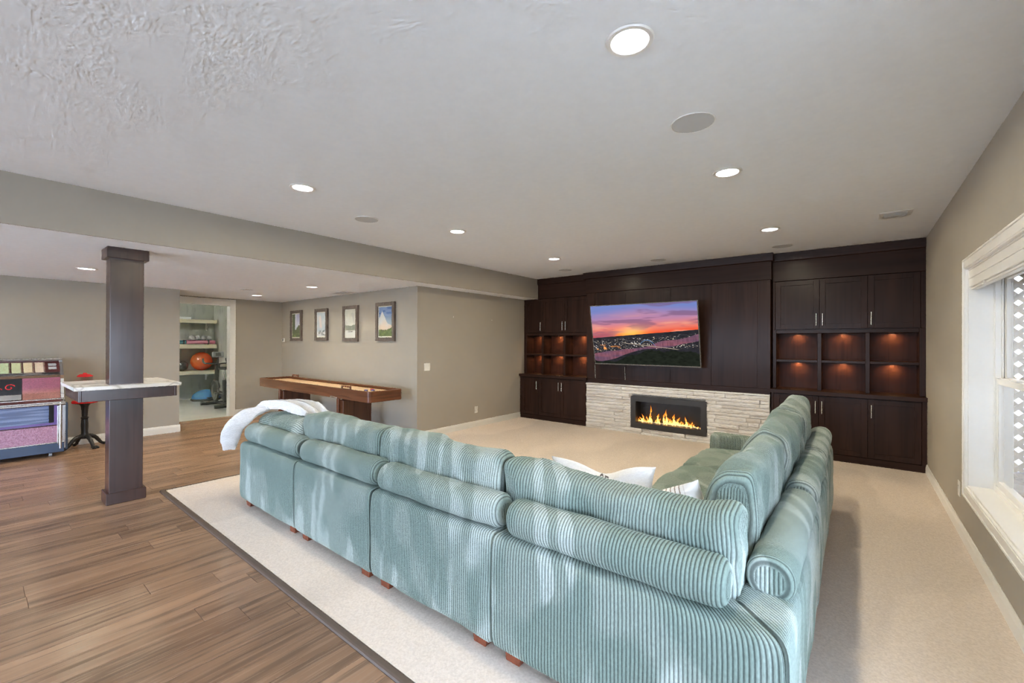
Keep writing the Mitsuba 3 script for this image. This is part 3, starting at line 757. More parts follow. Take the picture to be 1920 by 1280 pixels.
def tongue(x, y, z0, h, w, seed):
    """One curved tapering flame tongue of nearly flat section."""
    q = random.Random(seed)
    n, m = 14, 8
    ph, am = q.uniform(0, 6.28), q.uniform(0.15, 0.5) * w
    v, uv = [], []
    for i in range(n + 1):
        s = i / n
        r = w * 0.5 * (math.sin(math.pi * min(1, s * 1.25 + 0.22)) ** 0.8 if s < 0.62 else 0.93 * (1 - s) / 0.38) + 0.0004
        cx = x + am * math.sin(ph + 4.2 * s) * s * 1.5
        for j in range(m):
            a = 2 * math.pi * j / m
            v.append([cx + r * math.cos(a), y + 0.45 * r * math.sin(a), z0 + h * s])
            uv.append([j / m, s])
    f = []
    for i in range(n):
        for j in range(m):
            a, b = i * m + j, i * m + (j + 1) % m
            f += [[a, b, b + m], [a, b + m, a + m]]
    return trimesh.Trimesh(np.array(v), np.array(f), process=False), np.array(uv)
clusters = [(-2.765, [(0.0, 0.085, 0.055), (0.03, 0.14, 0.035), (-0.035, 0.06, 0.04)]), (-2.715, [(0.01, 0.06, 0.04), (0.04, 0.05, 0.04)]), (-2.625, [(0.0, 0.29, 0.035), (0.025, 0.16, 0.05), (-0.025, 0.11, 0.04)]),
            (-2.49, [(0.0, 0.17, 0.045), (0.03, 0.10, 0.04), (-0.03, 0.07, 0.035)]), (-2.37, [(-0.02, 0.20, 0.04), (0.03, 0.25, 0.035), (0.06, 0.12, 0.045), (0.0, 0.10, 0.05)]),
            (-2.22, [(0.0, 0.19, 0.055), (0.045, 0.14, 0.05), (-0.045, 0.11, 0.05), (0.08, 0.09, 0.04)]), (-2.06, [(0.0, 0.10, 0.06), (0.02, 0.17, 0.035), (-0.05, 0.08, 0.05), (0.05, 0.07, 0.04)]), (-1.97, [(0.0, 0.10, 0.035), (0.04, 0.06, 0.04)]), (-1.88, [(0, 0.035, 0.04), (0.05, 0.03, 0.03)])]
scene['flame_body'] = {'type': 'twosided', 'bsdf': {'type': 'diffuse', 'reflectance': rgb(0.02, 0.01, 0.005)}}
sd = 0
for cx, tg in clusters:
    ms, us = [], []
    for dx, h, wd in tg:
        sd += 1
        m, uv = tongue(cx + dx, YST + 0.10 + 0.02 * math.sin(sd * 2.3), iz0 - 0.004, h, wd, sd)
        ms.append(m)
        us.append(uv)
    k = add('flame', cat(*ms), 'flame_body', t, smooth=True, uv=np.vstack(us), label='orange flame')
    scene[k]['emitter'] = {'type': 'area', 'radiance': mikit.proc(flame_col)}

# ------------------------------------------------------------------ television
def tv_picture(p, n, uv):
    x, y = uv.x, uv.y                       # x 0..1, y 0 at the bottom
    hz = 0.443 + 0.123 * x + 0.004 * noise(x * 40, 0.5, 1.0)      # horizon
    # sky
    s = dr.clip((y - hz) / (1 - hz), 0, 1)
    sun = dr.exp(-dr.square((x - 0.40) / 0.13) - dr.square((y - hz - 0.03) / 0.09))
    base = mix((0.90, 0.10, 0.035), (0.86, 0.23, 0.17), smoothstep(0.0, 0.22, s))
    base = mix(base, mi.Color3f(0.50, 0.24, 0.40), smoothstep(0.18, 0.55, s))
    base = mix(base, mi.Color3f(0.18, 0.24, 0.56), smoothstep(0.55, 1.05, s + 0.35 * dr.abs(x - 0.5)))
    cl = fbm(x * 3.5 + y * 2.0, y * 13 - 1.2 * x, 3.0, 4)
    base = mix(base, mi.Color3f(0.95, 0.42, 0.28), 0.75 * smoothstep(0.52, 0.72, cl) * smoothstep(0.85, 0.1, s))
    base = mix(base, mi.Color3f(0.20, 0.10, 0.19), 0.65 * smoothstep(0.53, 0.68, fbm(x * 3 + 9 + y, y * 11, 8.0, 4)))
    sky = base + sun * mi.Color3f(0.7, 0.45, 0.05)
    # land
    land = mix((0.010, 0.009, 0.012), (0.035, 0.035, 0.045), fbm(x * 30, y * 45, 2.0, 3))
    cell = noise(x * 150, y * 120, 6.0)
    lights = smoothstep(0.76, 0.9, cell) * smoothstep(0.62, 0.4, dr.abs(y - 0.30 - 0.1 * x) * 5) 
    land = land + lights * mix((0.95, 0.70, 0.38), (0.9, 0.95, 1.0), noise(x * 60, y * 60, 3.0))
    glow = smoothstep(0.70, 0.85, noise(x * 26, y * 40, 12.0)) * smoothstep(0.08, 0.0, dr.abs(y - 0.27)) * smoothstep(0.35, 0.1, x)
    land = land + glow * mi.Color3f(1.0, 0.35, 0.06)
    # river: from bottom left up to the right
    wob = 0.02 * noise(x * 9, 1.0, 2.0)
    mid = 0.075 + 0.36 * x + wob
    half = 0.070 - 0.055 * smoothstep(0.1, 0.5, x) + 0.035 * smoothstep(0.5, 0.7, x) + 0.02 * (noise(x * 7, 8.0, 1.0) - 0.5)
    river = smoothstep(0.006, -0.004, dr.abs(y - mid) - half)
    rcol = mix((0.27, 0.095, 0.125), (0.105, 0.07, 0.125), noise(x * 8, y * 30, 5.0)) * (0.75 + 0.5 * noise(x * 90, y * 12, 9.0))
    land = mix(land, rcol, river)
    # dark trees in front
    tree = smoothstep(0.0, 0.02, (0.01 + 0.20 * smoothstep(0.15, 0.6, x) - 0.02 * smoothstep(0.85, 1.0, x) + 0.05 * noise(x * 26, 2.0, 7.0) + 0.02 * noise(x * 70, 2, 3)) - y)
    land = mix(land, mix((0.004, 0.006, 0.004), (0.020, 0.026, 0.018), fbm(x * 40, y * 40, 1.0, 3)), tree)
    # arched bridge
    bx = (x - 0.55) / 0.075
    deck = 0.325 - 0.20 * (x - 0.5)
    arch = deck + 0.095 * (1 - bx * bx)
    on = smoothstep(0.006, 0.002, dr.abs(y - arch)) * smoothstep(1.0, 0.98, dr.abs(bx))
    land = mix(land, mi.Color3f(0.15, 0.32, 0.62), on)
    dk = smoothstep(0.007, 0.003, dr.abs(y - deck)) * smoothstep(0.30, 0.34, x) * smoothstep(0.84, 0.8, x)
    land = mix(land, mi.Color3f(0.42, 0.34, 0.26), dk)
    return dr.select(y > hz, sky, land) * TV_GAIN
TV_GAIN = 1.0
t = thing('television', 'large flat television tilted forward, showing a sunset over a river city', 'television')
tw, th_ = 1.735, 1.005
tc = np.array([-2.638, 6.60, 1.632])
tilt = math.radians(11.5)
ux, uz = np.array([1, 0, 0.0]), np.array([0, -math.sin(tilt), math.cos(tilt)])
un = np.cross(ux, uz)       # points to -y: out of the screen
def tvbox(a0, a1, b0, b1, c0, c1, ch=0.003):
    m = cbox(a0, a1, b0, b1, c0, c1, ch)
    v = m.vertices
    m.vertices = tc + v[:, :1] * ux + v[:, 1:2] * uz + v[:, 2:] * un
    m.fix_normals()
    return m
bz = 0.012
add('bezel', cat(tvbox(-tw / 2, tw / 2, -th_ / 2, -th_ / 2 + 0.020, -0.03, 0.006), tvbox(-tw / 2, tw / 2, th_ / 2 - bz, th_ / 2, -0.03, 0.006), tvbox(-tw / 2, -tw / 2 + bz, -th_ / 2, th_ / 2, -0.03, 0.006), tvbox(tw / 2 - bz, tw / 2, -th_ / 2, th_ / 2, -0.03, 0.006)),
    'bezel_silver', t, smooth=False)
add('housing', cat(tvbox(-tw / 2 + 0.004, tw / 2 - 0.004, -th_ / 2 + 0.004, th_ / 2 - 0.004, -0.034, 0.0), tvbox(-0.55, 0.55, -0.38, 0.20, -0.075, -0.03, 0.01)), 'black_plastic', t, smooth=False)
c = [tc + a * ux + b * uz + 0.0015 * un for a, b in ((-tw / 2 + bz, -th_ / 2 + 0.02), (tw / 2 - bz, -th_ / 2 + 0.02), (tw / 2 - bz, th_ / 2 - bz), (-tw / 2 + bz, th_ / 2 - bz))]
m, uv = quad_uv(*c)
k = add('screen', m, 'screen_black', t, smooth=False, uv=uv, label='screen with a red sunset sky')
scene[k]['emitter'] = {'type': 'area', 'radiance': mikit.proc(tv_picture)}
add('logo_plate', tvbox(-0.03, 0.03, -th_ / 2 + 0.006, -th_ / 2 + 0.013, 0.006, 0.0075, 0.0005), 'chrome', t, smooth=False)
add('wall_mount', cat(cbox(-2.9, -2.38, YCEN - 0.02, YCEN + 0.004, 1.42, 1.82), cbox(-2.85, -2.80, 6.66, YCEN, 1.5, 1.75), cbox(-2.47, -2.42, 6.66, YCEN, 1.5, 1.75), tvbox(-0.3, 0.3, -0.16, 0.16, -0.09, -0.07)), 'black_metal', t, smooth=False)
add('cable', tube(curve([(-3.03, YCEN - 0.02, 1.10), (-3.032, YCEN - 0.006, 1.0), (-3.03, YCEN + 0.0, 0.88)], 10), 0.004, 8), 'grille_grey', t)
add('cable', tube(curve([(-3.585, YCEN - 0.02, 1.12), (-3.59, YCEN - 0.004, 1.0), (-3.588, YCEN + 0.0, 0.88)], 10), 0.004, 8), 'grille_grey', t)

# ------------------------------------------------------------------ sectional sofa in wide-wale corduroy
WALE = 0.0145
def wale(t):
    return np.abs(np.sin(np.pi * t / WALE)) ** 0.75


PHASE = [None]


def soft_block(L, A, B, p=4.0, re=0.03, seed=0, lump=0.0, taper=0.0, amp=0.0046, per=6, m=88, caps=True, sag=0.0, across=False, shape=None, miter=(0, 0)):
    """A corduroy block in local coordinates (u, a, b): length L along u, thickness A, height B, superellipse power p.
    The wales run round the cross-section; on the end faces they run along b. across=True turns the wales along u.
    miter: the ends are cut so that u shifts by miter * a."""
    n = max(8, int(L / WALE * per)) if not across else max(24, int(L / 0.02))
    if across:
        m = int(2.2 * (A + B) / WALE * 4)
    u = np.linspace(-L / 2, L / 2, n + 1)
    # arc-length-uniform superellipse
    tt = np.linspace(0, 2 * np.pi, 4001)
    ca = np.sign(np.cos(tt)) * np.abs(np.cos(tt)) ** (2 / p) * A / 2
    cb = np.sign(np.sin(tt)) * np.abs(np.sin(tt)) ** (2 / p) * B / 2
    s = np.concatenate([[0], np.cumsum(np.hypot(np.diff(ca), np.diff(cb)))])
    q = np.linspace(0, s[-1], m + 1)[:-1]
    pa, pb = np.interp(q, s, ca), np.interp(q, s, cb)
    def sect(uu):
        e = np.clip((np.abs(uu) - (L / 2 - re)) / re, 0, 1)
        inset = re * (1 - np.sqrt(np.clip(1 - e ** 2, 0, 1)))
        return inset
    P, ph = [], []
    for x in u:
        i = sect(x)
        fa, fb = max(0.02, (A / 2 - i * min(1, A / 2 / re * 0.9)) / (A / 2)), max(0.02, (B / 2 - i) / (B / 2))
        P.append(np.stack([np.full(m, x), pa * fa, pb * fb], 1))
        ph.append(np.full(m, x))
    capn = 10 if caps else 0
    rings0, rings1 = [], []
    for r in np.linspace(1, 0.0, capn + 2)[1:-1] if capn else []:
        rings0.append(np.stack([np.full(m, u[0]), P[0][:, 1] * r, P[0][:, 2] * r], 1))
        rings1.append(np.stack([np.full(m, u[-1]), P[-1][:, 1] * r, P[-1][:, 2] * r], 1))
    R = rings0[::-1] + P + rings1
    V = np.vstack(R)
    nr = len(R)
    i, j = np.meshgrid(np.arange(nr - 1), np.arange(m), indexing='ij')
    j2 = (j + 1) % m
    a, b, c, d = (i * m + j).ravel(), (i * m + j2).ravel(), ((i + 1) * m + j2).ravel(), ((i + 1) * m + j).ravel()
    F = np.vstack([np.stack([a, b, c], 1), np.stack([a, c, d], 1)])
    V = np.vstack([V, [[u[0], 0, 0], [u[-1], 0, 0]]])
    k0, k1 = len(V) - 2, len(V) - 1
    jj = np.arange(m)
    F = np.vstack([F, np.stack([jj * 0 + k0, (jj + 1) % m, jj], 1), np.stack([jj * 0 + k1, (nr - 1) * m + jj, (nr - 1) * m + (jj + 1) % m], 1)])
    W = V.copy()
    phase = V[:, 0].copy()
    if across:
        phase[: nr * m] = np.tile(q, nr)
    is_cap = np.zeros(len(V), bool)
    if capn:
        is_cap[: capn * m] = True
        is_cap[(nr - capn) * m: nr * m] = True
    is_cap[-2:] = True
    phase[is_cap] = V[is_cap, 1]
    if taper:                                    # pillow: thin towards the top
        W[:, 1] *= 1 - taper * np.clip(V[:, 2] / (B / 2), -1, 1)
    if sag:                                      # the top dips in the middle
        W[:, 2] -= sag * np.clip(0.5 + V[:, 2] / B, 0, 1) * (1 - (2 * V[:, 0] / L) ** 2)
    if lump:
        o = np.array([seed * 3.1, seed * 1.7, seed * 2.3])
        d = np.stack([meshkit.fbm(V * 4.0 + o + 11 * c_, 2, seed + c_) - 0.5 for c_ in range(3)], 1)
        d2 = np.stack([meshkit.fbm(V * np.array([14.0, 9, 9]) + o + 5 * c_, 2, seed + 9 + c_) - 0.5 for c_ in range(3)], 1)
        W += lump * (d * np.array([0.5, 1.3, 1.3]) + 0.22 * d2)
    if miter[0] or miter[1]:
        t = np.clip(V[:, 0] / L + 0.5, 0, 1)
        W[:, 0] += W[:, 1] * (miter[0] * (1 - t) + miter[1] * t)
    if shape is not None:
        W = shape(W, V)
    mesh = trimesh.Trimesh(W, F, process=False)
    if mesh.volume < 0:
        mesh.invert()
    N = np.zeros_like(W)
    Fm = mesh.faces
    fn = np.cross(W[Fm[:, 1]] - W[Fm[:, 0]], W[Fm[:, 2]] - W[Fm[:, 0]])
    for c_ in range(3):
        np.add.at(N, Fm[:, c_], fn)
    N /= np.linalg.norm(N, axis=1, keepdims=True) + 1e-12
    W = W + N * (amp * (wale(phase) - 1))[:, None]
    mesh = trimesh.Trimesh(W, Fm, process=False)
    PHASE[0] = np.stack([phase / WALE, V[:, 2]], 1)
    return mesh


def place(mesh, centre, axis='x', lean=0.0, yaw=0.0, out=None):
    """Local (u, a, b) to the world. axis x: u -> +x, a -> +y, b -> +z. axis y: u -> +y, a -> -x, b -> +z. lean tips the top towards +a (radians)."""
    v = mesh.vertices.copy()
    c_, s_ = math.cos(lean), math.sin(lean)
    a, b = v[:, 1] * c_ + v[:, 2] * s_, -v[:, 1] * s_ + v[:, 2] * c_
    u = v[:, 0]
    w = np.stack([u, a, b], 1) if axis == 'x' else np.stack([-a, u, b], 1)
    if yaw:
        cy_, sy_ = math.cos(yaw), math.sin(yaw)
        w = np.stack([w[:, 0] * cy_ - w[:, 1] * sy_, w[:, 0] * sy_ + w[:, 1] * cy_, w[:, 2]], 1)
    m = trimesh.Trimesh(w + np.array(centre), mesh.faces, process=False)
    if m.volume < 0:
        m.invert()
    return m


def leg_block(x, y):
    m = cbox(x - 0.05, x + 0.05, y - 0.03, y + 0.03, 0.012, 0.072, 0.003)
    v = m.vertices
    v[:, 0] = x + (v[:, 0] - x) * (0.78 + 0.22 * (v[:, 2] - 0.012) / 0.06)
    m.vertices = v
    return m


CORD = 'corduroy'
BY0, BT, BZ0, BZ1 = 1.525, 0.20, 0.062, 0.592        # back panel: outer face y, thickness, bottom, top
BX1 = -0.150                                        # outer face of the right-hand run
def section(label):
    return thing('sofa_section', label, 'sofa', 'sectional sofa pieces')
def back_bulge(W, V):
    W = W.copy()
    return W

# run along x, seen from behind
seams = [-4.40, -3.335, -2.335, -1.345, BX1]
names = ['sage corduroy sofa section at the far left end, under the white throw', 'sage corduroy sofa section second from the throw, with a brushed smooth back',
         'sage corduroy sofa section in the middle of the long back', 'large sage corduroy corner sofa section nearest the camera']
bol = [(-4.36, -3.37), (-3.325, -2.345), (-2.315, -1.335), (-1.29, -0.335)]
cus = [(-4.38, -3.55), (-3.53, -2.485), (-2.475, -1.43), (-1.415, -0.325)]
SOFA = []
for i in range(4):
    t = section(names[i])
    SOFA.append(t)
    x0, x1 = seams[i] + 0.004, seams[i + 1] - 0.004
    L = x1 - x0
    # back panel (wales upright on the rear face, turning over the top)
    if i < 3:
        bm = soft_block(L, BT, BZ1 - BZ0, p=7, re=0.022, seed=i, lump=0.014, m=84)
        add('back', place(bm, ((x0 + x1) / 2, BY0 + BT / 2, (BZ0 + BZ1) / 2), 'x'), CORD, t, smooth=True, uv=PHASE[0])
    else:
        bm = soft_block(L - BT / 2, BT, BZ1 - BZ0, p=7, re=0.012, seed=i, lump=0.010, m=120, miter=(0, -1.0))
        add('back', place(bm, ((x0 + x1 - BT / 2) / 2, BY0 + BT / 2, (BZ0 + BZ1) / 2), 'x'), CORD, t, smooth=True, uv=PHASE[0])
    b0, b1 = bol[i]
    bm = soft_block(b1 - b0, 0.172, 0.172, p=2.15, re=0.045, seed=10 + i, lump=0.018, m=72)
    add('bolster', place(bm, ((b0 + b1) / 2, BY0 + 0.112, 0.668), 'x'), CORD, t, smooth=True, uv=PHASE[0], label='round bolster along the top of the back')
    # seat base and seat cushion
    if i == 0:
        add('base', place(soft_block(L, 1.52, 0.20, p=12, re=0.02, seed=20, m=96, per=3, amp=0.0025), ((x0 + x1) / 2, BY0 + BT + 0.76, 0.165), 'x'), CORD, t, smooth=True, uv=PHASE[0])
        add('seat_cushion', place(soft_block(L - 0.01, 1.54, 0.20, p=7, re=0.07, seed=21, lump=0.02, m=110, per=3, amp=0.0025), ((x0 + x1) / 2, BY0 + BT + 0.77, 0.365), 'x'), CORD, t, smooth=True, uv=PHASE[0])
    elif i < 3:
        add('base', place(soft_block(L, 0.84, 0.20, p=12, re=0.02, seed=20 + i, m=64, per=3, amp=0.0025), ((x0 + x1) / 2, BY0 + BT + 0.42, 0.165), 'x'), CORD, t, smooth=True, uv=PHASE[0])
        add('seat_cushion', place(soft_block(L - 0.01, 0.86, 0.20, p=7, re=0.05, seed=24 + i, lump=0.02, m=72, per=3, amp=0.0025), ((x0 + x1) / 2, BY0 + BT + 0.43, 0.365), 'x'), CORD, t, smooth=True, uv=PHASE[0])
    for lx in (x0 + 0.10, x1 - 0.10):
        for ly in ((BY0 + 0.075,) if i == 3 else (BY0 + 0.075, BY0 + (1.60 if i == 0 else 0.95))):
            if lx < -0.4:
                add('leg', leg_block(lx, ly), 'leg_wood', t, smooth=False, label='reddish wooden block foot')

# corner section: the return of its back along +y, seat, and its own bolster
CY1 = 2.82
t = SOFA[3]
L = CY1 - BY0 - BT / 2
bm = soft_block(L, BT, BZ1 - BZ0, p=7, re=0.012, seed=40, lump=0.010, m=100, miter=(1.0, 0))
add('back', place(bm, (BX1 - BT / 2, BY0 + BT / 2 + L / 2, (BZ0 + BZ1) / 2), 'y'), 'corduroy_window_lit', t, smooth=True, uv=PHASE[0])
add('base', place(soft_block(1.0, 1.09, 0.20, p=12, re=0.02, seed=41, m=96, per=3, amp=0.0025), (-0.85, BY0 + BT + 0.545, 0.165), 'x'), CORD, t, smooth=True, uv=PHASE[0])
add('seat_cushion', place(soft_block(1.0, 1.10, 0.20, p=7, re=0.05, seed=42, lump=0.02, m=96, per=3, amp=0.0025), (-0.85, BY0 + BT + 0.55, 0.365), 'x'), CORD, t, smooth=True, uv=PHASE[0])

# right-hand run along y
ry = [(CY1 + 0.004, 3.835), (3.843, 4.86)]
nm2 = ['sage corduroy sofa section in the middle of the right-hand run', 'sage corduroy end section with the low arm, nearest the fireplace']
for i, (y0, y1) in enumerate(ry):
    t = section(nm2[i])
    SOFA.append(t)
    L = y1 - y0
    add('back', place(soft_block(L, BT, BZ1 - BZ0, p=7, re=0.022, seed=50 + i, lump=0.016, m=84), (BX1 - BT / 2, (y0 + y1) / 2, (BZ0 + BZ1) / 2), 'y'), 'corduroy_window_lit', t, smooth=True, uv=PHASE[0])
    ye = y1 - (0.02 if i == 0 else 0.0)
    add('base', place(soft_block(L, 0.82, 0.20, p=12, re=0.02, seed=54 + i, m=64, per=3, amp=0.0025), (BX1 - BT - 0.41, (y0 + y1) / 2, 0.165), 'y'), CORD, t, smooth=True, uv=PHASE[0])
    ys = y1 if i == 0 else y1 - 0.20
    add('seat_cushion', place(soft_block(ys - y0 - 0.006, 0.84, 0.20, p=6, re=0.06, seed=56 + i, lump=0.03, m=84, per=4), (BX1 - BT - 0.42, (y0 + ys) / 2, 0.372), 'y'), CORD, t, smooth=True, uv=PHASE[0])
    for lx in (BX1 - 0.08, BX1 - 0.95):
        for ly in (y0 + 0.10, y1 - 0.10):
            add('leg', leg_block(lx, ly), 'leg_wood', t, smooth=False, label='reddish wooden block foot')
t = SOFA[5]
add('arm', place(soft_block(0.80, 0.20, 0.52, p=6, re=0.03, seed=60, lump=0.015, m=84), (BX1 - BT - 0.405, 4.76, 0.325), 'x'), CORD, t, smooth=True, uv=PHASE[0])

def bolster_y(y0, y1, t, seed, z=0.640, x=None, r=0.165, lump=0.018):
    bm = soft_block(y1 - y0, r, r, p=2.15, re=0.03, seed=seed, lump=lump, m=120)
    add('bolster', place(bm, (BX1 - 0.088 if x is None else x, (y0 + y1) / 2, z), 'y'), 'corduroy_window_lit' if y0 > 2 else CORD, t, smooth=True, uv=PHASE[0], label='round bolster along the top of the back')
bolster_y(1.80, 2.79, SOFA[3], 70, lump=0.012)
bolster_y(2.86, 3.80, SOFA[4], 71, 0.66)
bolster_y(3.87, 4.82, SOFA[5], 72, 0.665)

# loose-looking back cushions
def back_cushion(t, u0, u1, run, seed, A=0.25, B=0.46, zc=0.735, off=0.0, lean=-0.16, sag=0.012, lump=0.065, taper=0.22, p=3.2, across=False, slide=0.0, m=130):
    bm = soft_block(u1 - u0, A, B, p=p, re=0.045, seed=seed, lump=lump, taper=taper, sag=sag, m=m, across=across)
    if run == 'x':
        pm = place(bm, ((u0 + u1) / 2, BY0 + BT + 0.135 + off, zc), 'x', lean)
    else:
        pm = place(bm, (BX1 - BT - 0.135 - off, (u0 + u1) / 2, zc), 'y', lean)
    add('back_cushion', pm, CORD, t, smooth=True, uv=PHASE[0], label='plump back cushion')
back_cushion(SOFA[0], *cus[0], 'x', 80, A=0.44, B=0.27, zc=0.705, off=0.04, lean=0.0, sag=0.0, taper=-0.05, across=True, p=3.0, lump=0.05)
back_cushion(SOFA[1], *cus[1], 'x', 81, zc=0.70, off=-0.05)
back_cushion(SOFA[2], *cus[2], 'x', 82, zc=0.70, off=-0.05)
back_cushion(SOFA[3], *cus[3], 'x', 83, B=0.48, zc=0.695, off=-0.05, sag=0.06)
back_cushion(SOFA[3], 2.0, 2.84, 'y', 84, A=0.25, B=0.50, zc=0.735, off=-0.05, lean=-0.24)
back_cushion(SOFA[4], 2.86, 3.86, 'y', 85, A=0.28, B=0.50, zc=0.755, off=-0.05, lean=-0.24)
back_cushion(SOFA[5], 3.86, 4.66, 'y', 86, A=0.27, B=0.50, zc=0.78, off=-0.05, lean=-0.22)

# ------------------------------------------------------------------ throw and pillows on the sofa
def ribbon(path, width_dir, widths, thick, seed, n=90, m=26, folds=3):
    """A folded blanket: a band that follows the path, with soft folds across its width."""
    P = curve(path, n)
    tg = np.gradient(P, axis=0)
    tg /= np.linalg.norm(tg, axis=1, keepdims=True)
    wd = np.array(width_dir, float)
    W = np.interp(np.linspace(0, 1, n), np.linspace(0, 1, len(widths)), widths)
    nrm = np.cross(np.broadcast_to(wd / np.linalg.norm(wd), tg.shape), tg)
    nrm /= np.linalg.norm(nrm, axis=1, keepdims=True)
    nrm *= np.sign(nrm[n // 3, 2]) or 1
    s = np.linspace(0, 2 * np.pi, m * 2, endpoint=False)
    V = []
    for i in range(n):
        a = np.sign(np.cos(s)) * np.abs(np.cos(s)) ** 0.7 * W[i] / 2
        b = np.sign(np.sin(s)) * np.abs(np.sin(s)) ** 0.8 * thick / 2
        fold = 0.026 * np.sin(a / W[i] * 2 * np.pi * folds + 1.2 * math.sin(i * 0.07) + seed) * (np.sin(s) > -0.2)
        e = min(1, 0.35 + 6 * i / n, 0.35 + 6 * (n - 1 - i) / n)
        V.append(P[i] + (a * (0.8 + 0.2 * e))[:, None] * wd + ((b * e + fold))[:, None] * nrm[i])
    V = np.vstack(V)
    V += 0.010 * np.stack([meshkit.fbm(V * 38 + c_ * 3, 2, seed + 20 + c_) - 0.5 for c_ in range(3)], 1)
    V += 0.020 * np.stack([meshkit.fbm(V * 9 + c_ * 7, 3, seed + c_) - 0.5 for c_ in range(3)], 1)
    k = 2 * m
    i, j = np.meshgrid(np.arange(n - 1), np.arange(k), indexing='ij')
    a, b, c, d = (i * k + j).ravel(), (i * k + (j + 1) % k).ravel(), ((i + 1) * k + (j + 1) % k).ravel(), ((i + 1) * k + j).ravel()
    F = np.vstack([np.stack([a, b, c], 1), np.stack([a, c, d], 1)])
    V = np.vstack([V, V[:k].mean(0), V[-k:].mean(0)])
    jj = np.arange(k)
    F = np.vstack([F, np.stack([jj * 0 + n * k, (jj + 1) % k, jj], 1), np.stack([jj * 0 + n * k + 1, (n - 1) * k + jj, (n - 1) * k + (jj + 1) % k], 1)])
    mesh = trimesh.Trimesh(V, F, process=False)
    if mesh.volume < 0:
        mesh.invert()
    return mesh
th_mesh = ribbon([(-4.515, 1.485, 0.505), (-4.475, 1.478, 0.60), (-4.42, 1.485, 0.70), (-4.36, 1.545, 0.805), (-4.32, 1.66, 0.875), (-4.24, 1.79, 0.905), (-4.06, 1.89, 0.905), (-3.88, 1.93, 0.88), (-3.76, 1.95, 0.845)],
                 (0.5, 0.86, 0.0), [0.12, 0.16, 0.18, 0.21, 0.25, 0.30, 0.30, 0.28], 0.06, 3)
th_mesh = th_mesh.subdivide()
add('throw_blanket', th_mesh, 'throw_fleece', smooth=True, label='fluffy white throw blanket draped over the far left end of the sofa', cat='blanket')

def pillow_mesh(w, h, d, n=56, seed=0, chop=0.0, pinch=0.10):
    """A square pillow with pointed corners in local (x, thickness, z) coordinates with uv."""
    s = np.linspace(-1, 1, n)
    X, Z = np.meshgrid(s, s, indexing='ij')
    env = np.clip((1 - X ** 2) * (1 - Z ** 2), 0, 1) ** 0.45
    sx = X * (1 - pinch * (1 - Z ** 2) * X ** 2)
    sz = Z * (1 - pinch * (1 - X ** 2) * Z ** 2)
    if chop:
        sz = sz - chop * np.exp(-(X / 0.42) ** 2) * np.clip(0.5 + 0.5 * Z, 0, 1) ** 1.5
    wr = meshkit.fbm(np.stack([X * 3 + seed, Z * 3, X * 0], -1), 3, seed) - 0.5
    Yf = (d / 2 * env) * (1 + 0.35 * wr)
    V = np.vstack([np.stack([sx * w / 2, -Yf, sz * h / 2], -1).reshape(-1, 3), np.stack([sx * w / 2, Yf, sz * h / 2], -1).reshape(-1, 3)])
    uv = np.tile(np.stack([(X + 1) / 2, (Z + 1) / 2], -1).reshape(-1, 2), (2, 1))
    i, j = np.meshgrid(np.arange(n - 1), np.arange(n - 1), indexing='ij')
    a, b, c, d_ = (i * n + j).ravel(), ((i + 1) * n + j).ravel(), ((i + 1) * n + j + 1).ravel(), (i * n + j + 1).ravel()
    F = np.vstack([np.stack([a, b, c], 1), np.stack([a, c, d_], 1)])
    F = np.vstack([F, F[:, ::-1] + n * n])
    return V, F, uv
def put_pillow(name, V, F, uv, mat, centre, yaw, lean, label, parent=None, cat_='pillow'):
    c_, s_ = math.cos(lean), math.sin(lean)
    w = np.stack([V[:, 0], V[:, 1] * c_ + V[:, 2] * s_, -V[:, 1] * s_ + V[:, 2] * c_], 1)
    c_, s_ = math.cos(yaw), math.sin(yaw)
    w = np.stack([w[:, 0] * c_ - w[:, 1] * s_, w[:, 0] * s_ + w[:, 1] * c_, w[:, 2]], 1) + np.array(centre)
    return add(name, trimesh.Trimesh(w, F, process=False), mat, parent, smooth=True, uv=uv, label=label, cat=cat_ if parent is None else None)
PIL = dict(centre=(-1.08, 2.16, 0.655), yaw=0.28, lean=-0.22)
V, F, uv = pillow_mesh(0.56, 0.43, 0.20, seed=2, chop=0.30)
t = thing('throw_pillow', 'white throw pillow with dark lettering and a deep dent in its top edge', 'pillow', 'throw pillows')
put_pillow('cover', V, F, uv, 'pillow_linen', **PIL, label=None, parent=t)
def on_pillow(text, h, x, z, mat):
    """Lettering printed on the pillow's face, following its curve down from the dented top edge."""
    m = meshkit.text_mesh(text, h, 0.001)
    m = m.subdivide_to_size(0.02)
    v = m.vertices
    lx, lz = x + v[:, 0], z + v[:, 1]
    X = lx / 0.28
    Z = lz / 0.215
    for _ in range(12):
        Z = lz / 0.215 + 0.30 * np.exp(-(X / 0.42) ** 2) * np.clip(0.5 + 0.5 * Z, 0, 1) ** 1.5
    Yf = 0.10 * np.clip((1 - X ** 2) * (1 - np.clip(Z, -1, 1) ** 2), 0, 1) ** 0.45
    loc = np.stack([lx, -Yf * 1.08 - 0.003 - v[:, 2], lz], 1)
    put_pillow('lettering', loc, m.faces, None, mat, **PIL, label='dark printed lettering', parent=t)
on_pillow('SE', 0.034, -0.010, 0.116, 'ink_dark')
V, F, uv = pillow_mesh(0.46, 0.44, 0.18, seed=5, pinch=0.08)
_a = -0.42
V = np.stack([V[:, 0] * math.cos(_a) + V[:, 2] * math.sin(_a), V[:, 1], -V[:, 0] * math.sin(_a) + V[:, 2] * math.cos(_a)], 1)
put_pillow('throw_pillow', V, F, uv, 'pillow_striped', (-0.70, 2.10, 0.60), 0.35, -0.30, 'white and brown striped throw pillow in the corner of the sofa')
